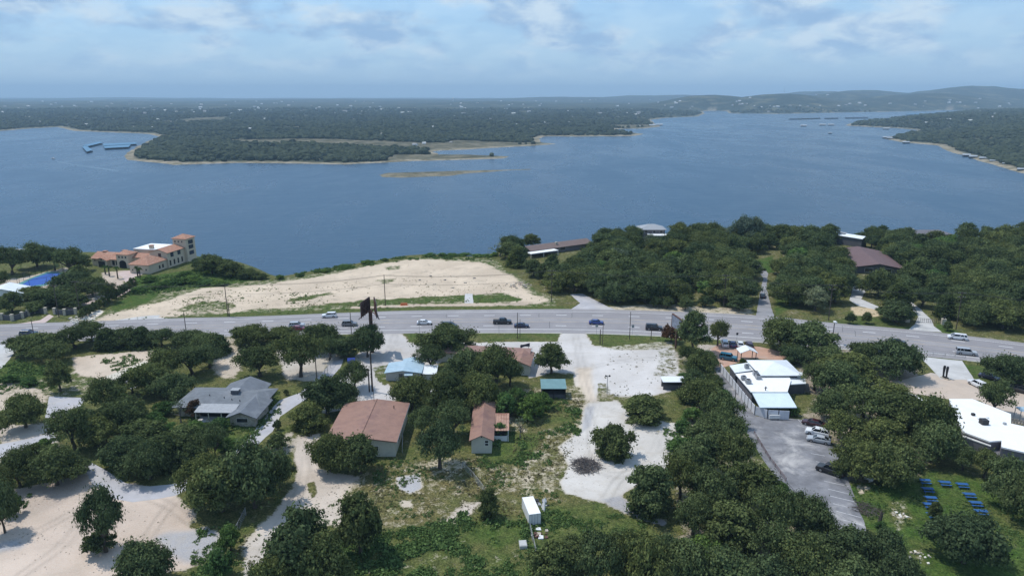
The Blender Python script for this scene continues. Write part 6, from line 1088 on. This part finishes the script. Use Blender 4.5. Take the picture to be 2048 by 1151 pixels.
on_road(1308, 18.7, 'big', 'car_black', 'large black suv near the small billboard', 1, 'suv'); on_road(58, 15.1, 'suv', 'car_navy', 'dark blue suv beside the estate wall stretch of highway', 1, 'suv'); on_road(1914, 4.7, 'van', 'car_white', 'white minivan in the far lane past the entrance gate', -1, 'minivan')
on_road(1933, 18.7, 'big', 'car_silver', 'silver suv in the near lane beside the concrete apron', 1, 'suv'); on_road(1795, 15.1, 'sedan', 'car_black', 'black car emerging from behind the restaurant oaks', 1)
def park(px, py, hx, hy, kind, paint, label, cat='car', z=0.02): a, b2 = G(px, py), G(hx, hy); car(kind, paint, (a.x, a.y, z), math.atan2(b2.y - a.y, b2.x - a.x), label, cat=cat)
park(1449, 690, 1447, 684, 'suv', 'car_white', 'white suv, end of the parked row by the thin oak', 'suv'); park(1465, 691, 1463, 685, 'sedan', 'car_purple', 'dark purple car parked between two white cars'); park(1480, 692, 1478, 686, 'sedan', 'car_white', 'white sedan parked between purple and dark red cars', 'sedan'); park(1498, 694, 1495, 688, 'suv', 'car_maroon', 'dark red suv parked under the forecourt oak', 'suv')
park(1457, 719, 1470, 721, 'jeep', 'car_teal', 'teal blue boxy off-roader beside the restaurant entry', 'jeep'); park(1626, 850, 1606, 845, 'sedan', 'car_maroon', 'dark maroon car parked by the painted arrow', 'car'); park(1634, 869, 1620, 866, 'suv', 'car_white', 'white suv parked beside a silver car under oaks', 'suv'); park(1637, 883, 1622, 880, 'sedan', 'car_silver', 'silver sedan parked beside the white suv under oaks', 'sedan'); park(1661, 945, 1646, 940, 'big', 'car_black', 'long black car parked alone in the striped lot', 'car')
park(1954, 772, 1946, 768, 'suv', 'car_white', 'white suv nosed into the lawn by the tan forecourt', 'suv'); park(1978, 757, 1990, 760, 'sedan', 'car_navy', 'dark blue car in shade of the forecourt clump'); park(2042, 784, 2054, 787, 'suv', 'car_black', 'black suv under the oaks of the tan yard', 'suv'); park(1525, 594, 1526, 580, 'sedan', 'car_black', 'dark car driving down the grey side lane')
p = G(1674, 686); o = thing('motorcycle', 'dark motorcycle and rider on the highway beside the lamp post', 'motorcycle', (*road_pt(station(1674), 15.1), 0.035), math.radians(-9))
for x in (-.75, .75): w_ = MB().tube([(x, -.07, .33), (x, .07, .33)], .33, 14).build('wheel', 'tyre', o); MB().tube([(x, -.08, .33), (x, .08, .33)], .16, 8).build('hub', 'rim', w_)
MB().loft([[(x, -w2, za), (x, w2, za), (x, w2, zb_), (x, -w2, zb_)] for x, w2, za, zb_ in ((-.9, .1, .65, .8), (-.3, .2, .4, .82), (.3, .2, .4, 1.0), (.7, .1, .7, .95))]).build('frame', 'car_black', o); MB().tube([(.5, -.4, 1.1), (.55, 0, 1.05), (.5, .4, 1.1)], .03, 5).build('handlebar', 'rim', o); MB().box(-.6, .05, -.17, .17, .82, .92).build('seat', 'dark_metal', o)
def rider(par_loc, rz):
    me = bpy.data.meshes.new('rider'); vs = [(0, 0, .95), (.1, 0, 1.25), (.2, 0, 1.5), (.26, 0, 1.62), (.3, 0, 1.78), (-.02, .14, .95), (.4, .24, .85), (.25, .26, .45), (.42, .26, .38), (-.02, -.14, .95), (.4, -.24, .85), (.25, -.26, .45), (.42, -.26, .38), (.2, .2, 1.48), (.35, .3, 1.22), (.5, .36, 1.12), (.2, -.2, 1.48), (.35, -.3, 1.22), (.5, -.36, 1.12)]
    es = [(0, 1), (1, 2), (2, 3), (3, 4), (0, 5), (5, 6), (6, 7), (7, 8), (0, 9), (9, 10), (10, 11), (11, 12), (2, 13), (13, 14), (14, 15), (2, 16), (16, 17), (17, 18)]; me.from_pydata(vs, es, []); o = bpy.data.objects.new('person', me); COL.link(o); md = o.modifiers.new('skin', 'SKIN')
    rad = [.17, .17, .17, .07, .13, .12, .1, .07, .06, .12, .1, .07, .06, .09, .06, .045, .09, .06, .045]
    for i, r in enumerate(rad): me.skin_vertices[0].data[i].radius = (r, r)
    me.skin_vertices[0].data[0].use_root = True; o.modifiers.new('sub', 'SUBSURF').levels = 1; o.modifiers['sub'].render_levels = 1; me.materials.append(M['car_black']); o.location = par_loc; o.rotation_euler = (0, 0, rz); tag(o, 'rider in dark clothes sitting on the motorcycle', 'person')
rider(o.location, o.rotation_euler[2])
# ------------------------------------------------------------------ poles, wires, signs, small things
def pole(px, py, h, label, arms=1, name='utility_pole', m='wood_pole', r=0.15, lamp=False):
    p = G(px, py); o = thing(name, label, 'pole', (p.x, p.y, zat(p.x, p.y))); MB().tube([(0, 0, -0.2), (0, 0, h)], [r, r * 0.75], 7).build('post', m, o)
    for k in range(arms):
        z = h - 0.5 - k * 1.3; c = MB().box(-1.2, 1.2, -.07, .07, z, z + .14).build('crossarm', m, o)
        for x in (-1.1, -.55, .55, 1.1): MB().tube([(x, 0, z + .14), (x, 0, z + .36)], .05, 5).build('insulator', 'galv', c)
    if lamp: MB().box(-.35, .35, -.9, .3, h, h + .3).build('lamp_head', 'white_metal', o)
    return Vector((p.x, p.y, h))
A1 = pole(456, 632, 11, 'tall utility pole on the verge before the sandy lot, west of the billboard'); pole(459, 633, 5, 'short thick pole stub beside the tall verge pole', 0, 'pole_stub'); A2 = pole(771, 611, 11, 'utility pole on the verge before the sandy lot, east of the billboard', 0)
A3 = pole(1103, 603, 11.5, 'utility pole where sandy lot meets the wood', 2); A4 = pole(1447, 614, 11.5, 'utility pole in the verge of the wood west of the side lane', 2); A5 = pole(1657, 640, 12, 'utility pole in the wood between side lane and curved drive', 2); A6 = pole(1912, 658, 12, 'utility pole beside the entrance gate drive', 2)
A0 = pole(160, 625, 11, 'utility pole behind the estate wall hedge', 1); pole(118, 634, 11, 'utility pole with transformer by the garden gate', 1)
pole(636, 787, 9.5, 'utility pole on the grass by the chain link fence', 0); pole(745, 782, 10.5, 'tall utility pole at the gravel lane fork', 0, r=0.24); pole(739, 783, 6, 'shorter pole beside the gravel lane pole', 0, r=0.2); pole(373, 668, 7, 'thin pole among the kerbside oak row', 0, r=0.12); pole(69, 676, 6, 'thin pole by the near kerb beside the dark blue suv', 0, r=0.12); pole(703, 668, 7, 'thin pole by the near kerb in front of the grey suv', 0, r=0.12)
pole(1035, 676, 8, 'thin pole on the grass island before the black pickup', 0, r=0.12); pole(1040, 676, 6, 'second thin pole on the grass island before the navy sedan', 0, r=0.08); pole(1259, 678, 8.5, 'thin pole on the grass strip between gravel drive and small billboard', 0, r=0.12); pole(1302, 678, 4.2, 'short post on the grass strip below the large black suv', 0, 'short_post', r=0.12); pole(1205, 688, 7, 'pole with meter boxes beside the gravel drive mouth', 0, r=0.1); pole(1200, 688, 4.5, 'short pole with meter boxes beside the gravel drive mouth', 0, r=0.14)
pole(1664, 686, 6.5, 'dark lamp post with pale head by the restaurant oaks', 0, 'lamp_post', 'dark_metal', 0.14, True); pole(1750, 740, 5.5, 'lamp post with pale head amid the restaurant grove', 0, 'lamp_post', 'dark_metal', 0.12, True); pole(1469, 812, 4.2, 'short dark post at the parking lot edge of the green belt', 0, 'short_post', 'dark_metal', 0.1)
def wire(a, b2, sag, off, label):
    pts_ = []
    for k in range(13):
        f_ = k / 12; v = a.lerp(b2, f_); pts_.append((v.x, v.y + off, v.z - 4 * sag * f_ * (1 - f_) - 0.2))
    o = MB().tube(pts_, 0.034, 4).build('power_line', 'wire'); tag(o, label, 'power line', 'overhead power lines')
for a, b2 in ((A1, A2), (A2, A3), (A3, A4), (A4, A5), (A5, A6), (A0, A1), (A6, A6 + Vector((60, -22, 0)))):
    for off, dz in ((-.5, 0), (.5, 0), (0, -3.0)): wire(a + Vector((0, 0, dz)), b2 + Vector((0, 0, dz)), 1.2, off, 'thin dark power line strung along the far side of the highway')
# billboards
p = G(745, 704); o = thing('tall_billboard', 'tall rust brown billboard on a single post seen from behind', 'billboard', (p.x, p.y, 0)); MB().tube([(0, 0, -0.3), (0, 0, 12.4)], 0.52, 10).build('post', 'rust_metal', o)
for s in (-1, 1):
    a, c = (Vector((-1.9, -3.0, 0)), Vector((-0.7, 3.2, 0))) if s < 0 else (Vector((2.3, -3.0, 0)), Vector((0.6, 3.2, 0))); d = (c - a).normalized(); n = Vector((s * abs(d.y), -s * d.x * (1 if s > 0 else 1), 0)).normalized() * .12
    n = Vector((d.y, -d.x, 0)) * (.12 if d.y * s > 0 else -.12)
    bd = MB().prism([a[:2], c[:2], (c + n)[:2], (a + n)[:2]], 11.2, 15.4).build('panel', 'board_back', o); MB().prism([(a + n * 1.05)[:2], (c + n * 1.05)[:2], (c + n * 1.5)[:2], (a + n * 1.5)[:2]], 11.3, 15.3).build('poster', 'board_face', bd)
    for k in range(6): q = a.lerp(c, k / 5) - n * .6; MB().tube([(q.x, q.y, 11.0), (q.x, q.y, 15.3)], .09, 4).build('stringer', 'rust_metal', bd)
    for z in (11.6, 13.3, 15.0): MB().tube([(a - n)[:2] + (z,) if False else (*(a - n)[:2], z), (*(c - n)[:2], z)], .08, 4).build('rail', 'rust_metal', bd)
    e, g_ = a + n * 5, c + n * 5; MB().prism([(a + n * 2)[:2], (c + n * 2)[:2], g_[:2], e[:2]], 11.0, 11.08).build('catwalk', 'rust_metal', o)
    MB().tube([(0, 0, 12.2), (a.x, a.y, 12.0)], .14, 5).build('brace', 'rust_metal', o); MB().tube([(0, 0, 12.2), (c.x, c.y, 12.0)], .14, 5).build('brace', 'rust_metal', o); MB().tube([(0, 0, 11.5), (a.x, a.y, 14.6)], .1, 5).build('brace', 'rust_metal', o)
    MB().tube([(*(a + n * 2)[:2], 11.1), (*(a + n * 7 + Vector((0, -.3, 0)))[:2], 10.7)], .1, 4).build('light_arm', 'dark_metal', o)
p = G(1351, 696); o = thing('small_billboard', 'rust framed billboard with faded blue face beside the tall oak', 'billboard', (p.x, p.y, 0), math.radians(12)); MB().tube([(0, 0, -0.3), (0, 0, 6.0)], 0.28, 8).build('post', 'rust_metal', o); MB().box(-.12, .12, -3.2, 3.2, 5.6, 9.4).build('panel', 'board_back', o); MB().box(-.2, -.13, -3.0, 3.0, 5.8, 9.2).build('poster', 'board_face', o)
for y in (-3.2, 3.1): MB().box(-.26, .2, y, y + .12, 5.5, 9.5).build('frame', 'rust_metal', o)
for z in (5.5, 9.38): MB().box(-.26, .2, -3.05, 3.05, z, z + .12).build('frame', 'rust_metal', o)
for y in (-2, 0, 2): MB().tube([(.2, y, 5.6), (.6, y, 7.4), (.2, y, 9.3)], .07, 4).build('brace', 'rust_metal', o)
# roadside signs
def sign(px, py, h, w_, hh, m, label, name='road_sign', face=1):
    p = G(px, py); o = thing(name, label, 'sign', (p.x, p.y, 0)); MB().tube([(0, 0, -.1), (0, 0, h)], .05, 5).build('post', 'galv', o); MB().box(-w_ / 2, w_ / 2, -.07, -.05, h - hh, h).build('plate', m, o)
sign(839, 668, 4.2, .35, .5, 'galv', 'thin sign post on the small grass island'); sign(998, 668, 4.0, .6, .8, 'dark_metal', 'dark backed road sign below the black pickup'); sign(1193, 668, 3.2, .8, .9, 'galv', 'grey road sign beside the gravel drive mouth'); sign(1265, 669, 3.2, .8, .9, 'galv', 'grey road sign on the strip by the thin pole'); sign(1473, 684, 3.0, .6, .7, 'dark_metal', 'dark road sign before the parked row'); sign(864, 668, 3.5, .5, .6, 'dark_metal', 'small dark sign at the edge of the wide kerb oak')
p = G(1050, 700); o = thing('shop_sign', 'dark slanted shop sign board in the gravel lot', 'sign', (p.x, p.y, 0), 0.25)
for x in (-1, 1): MB().tube([(x, 0, 0), (x, 0, 1.9)], .07, 5).build('post', 'dark_metal', o)
q = MB(); q.loft([[(x, -.06, a), (x, .06, a), (x, .06, c), (x, -.06, c)] for x, a, c in ((-1.4, .8, 1.7), (0, 1.2, 1.8), (1.4, 1.0, 2.1))]); q.build('board', 'navy_post', o)
p = G(1214, 787); o = thing('floodlight_pole', 'thin pole with twin floodlights on the gravel lot edge', 'floodlight', (p.x, p.y, 0)); MB().tube([(0, 0, 0), (0, 0, 4.9)], .07, 6).build('post', 'galv', o); MB().box(-.55, .55, -.05, .05, 4.5, 4.6).build('crossbar', 'dark_metal', o)
for x in (-.45, .45): MB().tube([(x, -.25, 4.75), (x, .1, 4.75)], [.24, .16], 10).build('lamp', 'dark_metal', o)
p = G(703, 728); o = thing('blue_dumpster', 'bright blue dumpster at the head of the gravel lane', 'dumpster', (p.x, p.y, 0), 0.2); MB().loft([[(-.9, -.6, .15), (.9, -.6, .15), (.9, .7, .15), (-.9, .7, .15)], [(-1, -.8, 1.25), (1, -.8, 1.25), (1, .8, 1.5), (-1, .8, 1.5)]]).build('body', 'blue_bin', o); q = MB(); q.slab([(-1.02, -.85, 1.32), (1.02, -.85, 1.32), (1.02, .82, 1.6), (-1.02, .82, 1.6)], .05); q.build('lid', 'blue_bin', o)
for x, y in ((-.8, -.5), (.8, -.5), (-.8, .6), (.8, .6)): MB().tube([(x - .04, y, .09), (x + .04, y, .09)], .09, 8).build('caster', 'tyre', o)
p = G(808, 610); o = thing('orange_barrier', 'orange plastic barrier lying on the verge before the sandy lot', 'barrier', (p.x, p.y, 0), .2); MB().loft([[(-1.2, -.35, 0), (1.2, -.35, 0), (1.2, .35, 0), (-1.2, .35, 0)], [(-1.1, -.12, .8), (1.1, -.12, .8), (1.1, .12, .8), (-1.1, .12, .8)]]).build('body', 'orange_paint', o); MB().box(-1.3, 1.3, -.4, .4, -.02, .08).build('foot', 'orange_paint', o)
p = G(960, 690); 
def sculpture(px, py, label):
    p = G(px, py); o = thing('boot_sculpture', label, 'sculpture', (p.x, p.y, 0), 0.4, 'giant boot sculptures'); MB().tube([(0, 0, 0.4), (0, 0, .8), (0, .05, 1.6), (0, .05, 2.9), (0, .0, 3.3)], [.26, .2, .24, .32, .26], 10).build('shaft', 'dark_metal', o); MB().tube([(0, .1, .42), (0, -.4, .38), (0, -.75, .32)], [.24, .22, .1], 8).build('foot', 'dark_metal', o); MB().box(-.42, .42, -.9, .5, 0, .22).build('plinth', 'limestone', o)
sculpture(1886, 755, 'tall dark boot sculpture, one of a pair on the concrete apron'); sculpture(1892, 757, 'tall dark boot sculpture, one of a pair on the concrete apron')
# chain link fence and old fence rails
def fence(pts, label, h=1.8, name='chain_link_fence', m='galv'):
    P_ = [G(*q) for q in pts]; o = thing(name, label, 'fence', P_[0])
    for a, c in zip(P_[:-1], P_[1:]):
        n = max(1, round((c - a).length / 3)); v, u = a - P_[0], c - P_[0]
        for k in range(n + 1): q = v.lerp(u, k / n); MB().tube([(q.x, q.y, 0), (q.x, q.y, h)], .05, 5).build('post', m, o)
        MB().tube([(v.x, v.y, h - .05), (u.x, u.y, h - .05)], .035, 4).build('top_rail', m, o); mb = MB()
        for k in range(int((u - v).length / .5)): q = v.lerp(u, k * .5 / (u - v).length); r_ = v.lerp(u, min(1, (k * .5 + 1.6) / (u - v).length)); mb.tube([(q.x, q.y, 0), (r_.x, r_.y, h)], .012, 3); mb.tube([(q.x, q.y, h), (r_.x, r_.y, 0)], .012, 3)
        if mb.v: mb.build('mesh', m, o)
fence([(672, 718), (655, 745), (640, 772), (622, 800)], 'chain link fence between oak shade and grassy strip', 2.0); fence([(925, 935), (945, 955), (968, 985)], 'sagging wire fence across the dry grass', 1.4); fence([(436, 1150), (448, 1112), (478, 1058), (492, 1030)], 'leaning wire fence along the sandy track', 1.6); fence([(1560, 965), (1600, 1010), (1640, 1060), (1680, 1076), (1732, 1074)], 'dark post fence round the parking lot foot', 1.6, 'post_fence', 'dark_metal'); fence([(1060, 1060), (1066, 1085), (1072, 1110)], 'old wire fence running past the concrete block', 1.4)
fence([(1508, 868), (1540, 920), (1572, 962)], 'low rusty cable rail on the parking lot edge', 0.8, 'cable_rail', 'rust_metal'); fence([(805, 905), (806, 860), (812, 815)], 'wire fence beside the warehouse', 1.8, 'wire_fence'); fence([(1842, 708), (1890, 712), (1930, 717)], 'low pipe rail between highway and concrete apron', 0.9, 'pipe_rail')
# picnic tables
def picnic(px, py, rz, label):
    p = G(px, py); o = thing('picnic_table', label, 'picnic table', (p.x, p.y, 0), rz, 'blue picnic tables on the lawn')
    for k in range(4): MB().box(-.95, .95, -.38 + k * .195, -.2 + k * .195, .74, .78).build('tabletop_plank', 'picnic_blue', o)
    for y in (-.75, .55): MB().box(-.95, .95, y, y + .26, .44, .48).build('bench', 'picnic_blue', o)
    for x in (-.65, .65):
        MB().tube([(x, -.7, 0), (x, -.15, .74)], .045, 4).build('leg', 'picnic_blue', o); MB().tube([(x, .7, 0), (x, .15, .74)], .045, 4).build('leg', 'picnic_blue', o); MB().box(x - .04, x + .04, -.75, .81, .38, .44).build('bench_bearer', 'picnic_blue', o)
for (px, py), lab in zip([(1849, 966), (1889, 970), (1924, 974), (1855, 983), (1861, 1001), (1858, 1014), (1938, 994), (1951, 1011), (1962, 1028), (1866, 1034)], ['blue picnic table at the oak shade corner of the lawn', 'blue picnic table, middle of the row under the tree edge', 'blue picnic table, end of the row under the tree edge', 'blue picnic table, second down beside the small dark oak', 'blue picnic table, third down beside the small dark oak', 'blue picnic table tucked against the small dark oak', 'blue picnic table, first of three stepping across the open lawn', 'blue picnic table, middle of three stepping across the open lawn', 'blue picnic table, last of three stepping across the open lawn', 'blue picnic table half hidden by the large lawn oak']): picnic(px, py, -0.12, lab)
p = G(1735, 960); o = thing('propane_tank', 'white propane tank lying under the oaks by the lot', 'tank', (p.x, p.y, 0), 1.9); MB().tube([(-1.1, 0, .65), (-.9, 0, .65), (.9, 0, .65), (1.1, 0, .65)], [.2, .45, .45, .2], 12).build('tank', 'white_metal', o)
for x in (-.6, .6): MB().box(x - .08, x + .08, -.3, .3, 0, .3).build('foot', 'block_wall', o)
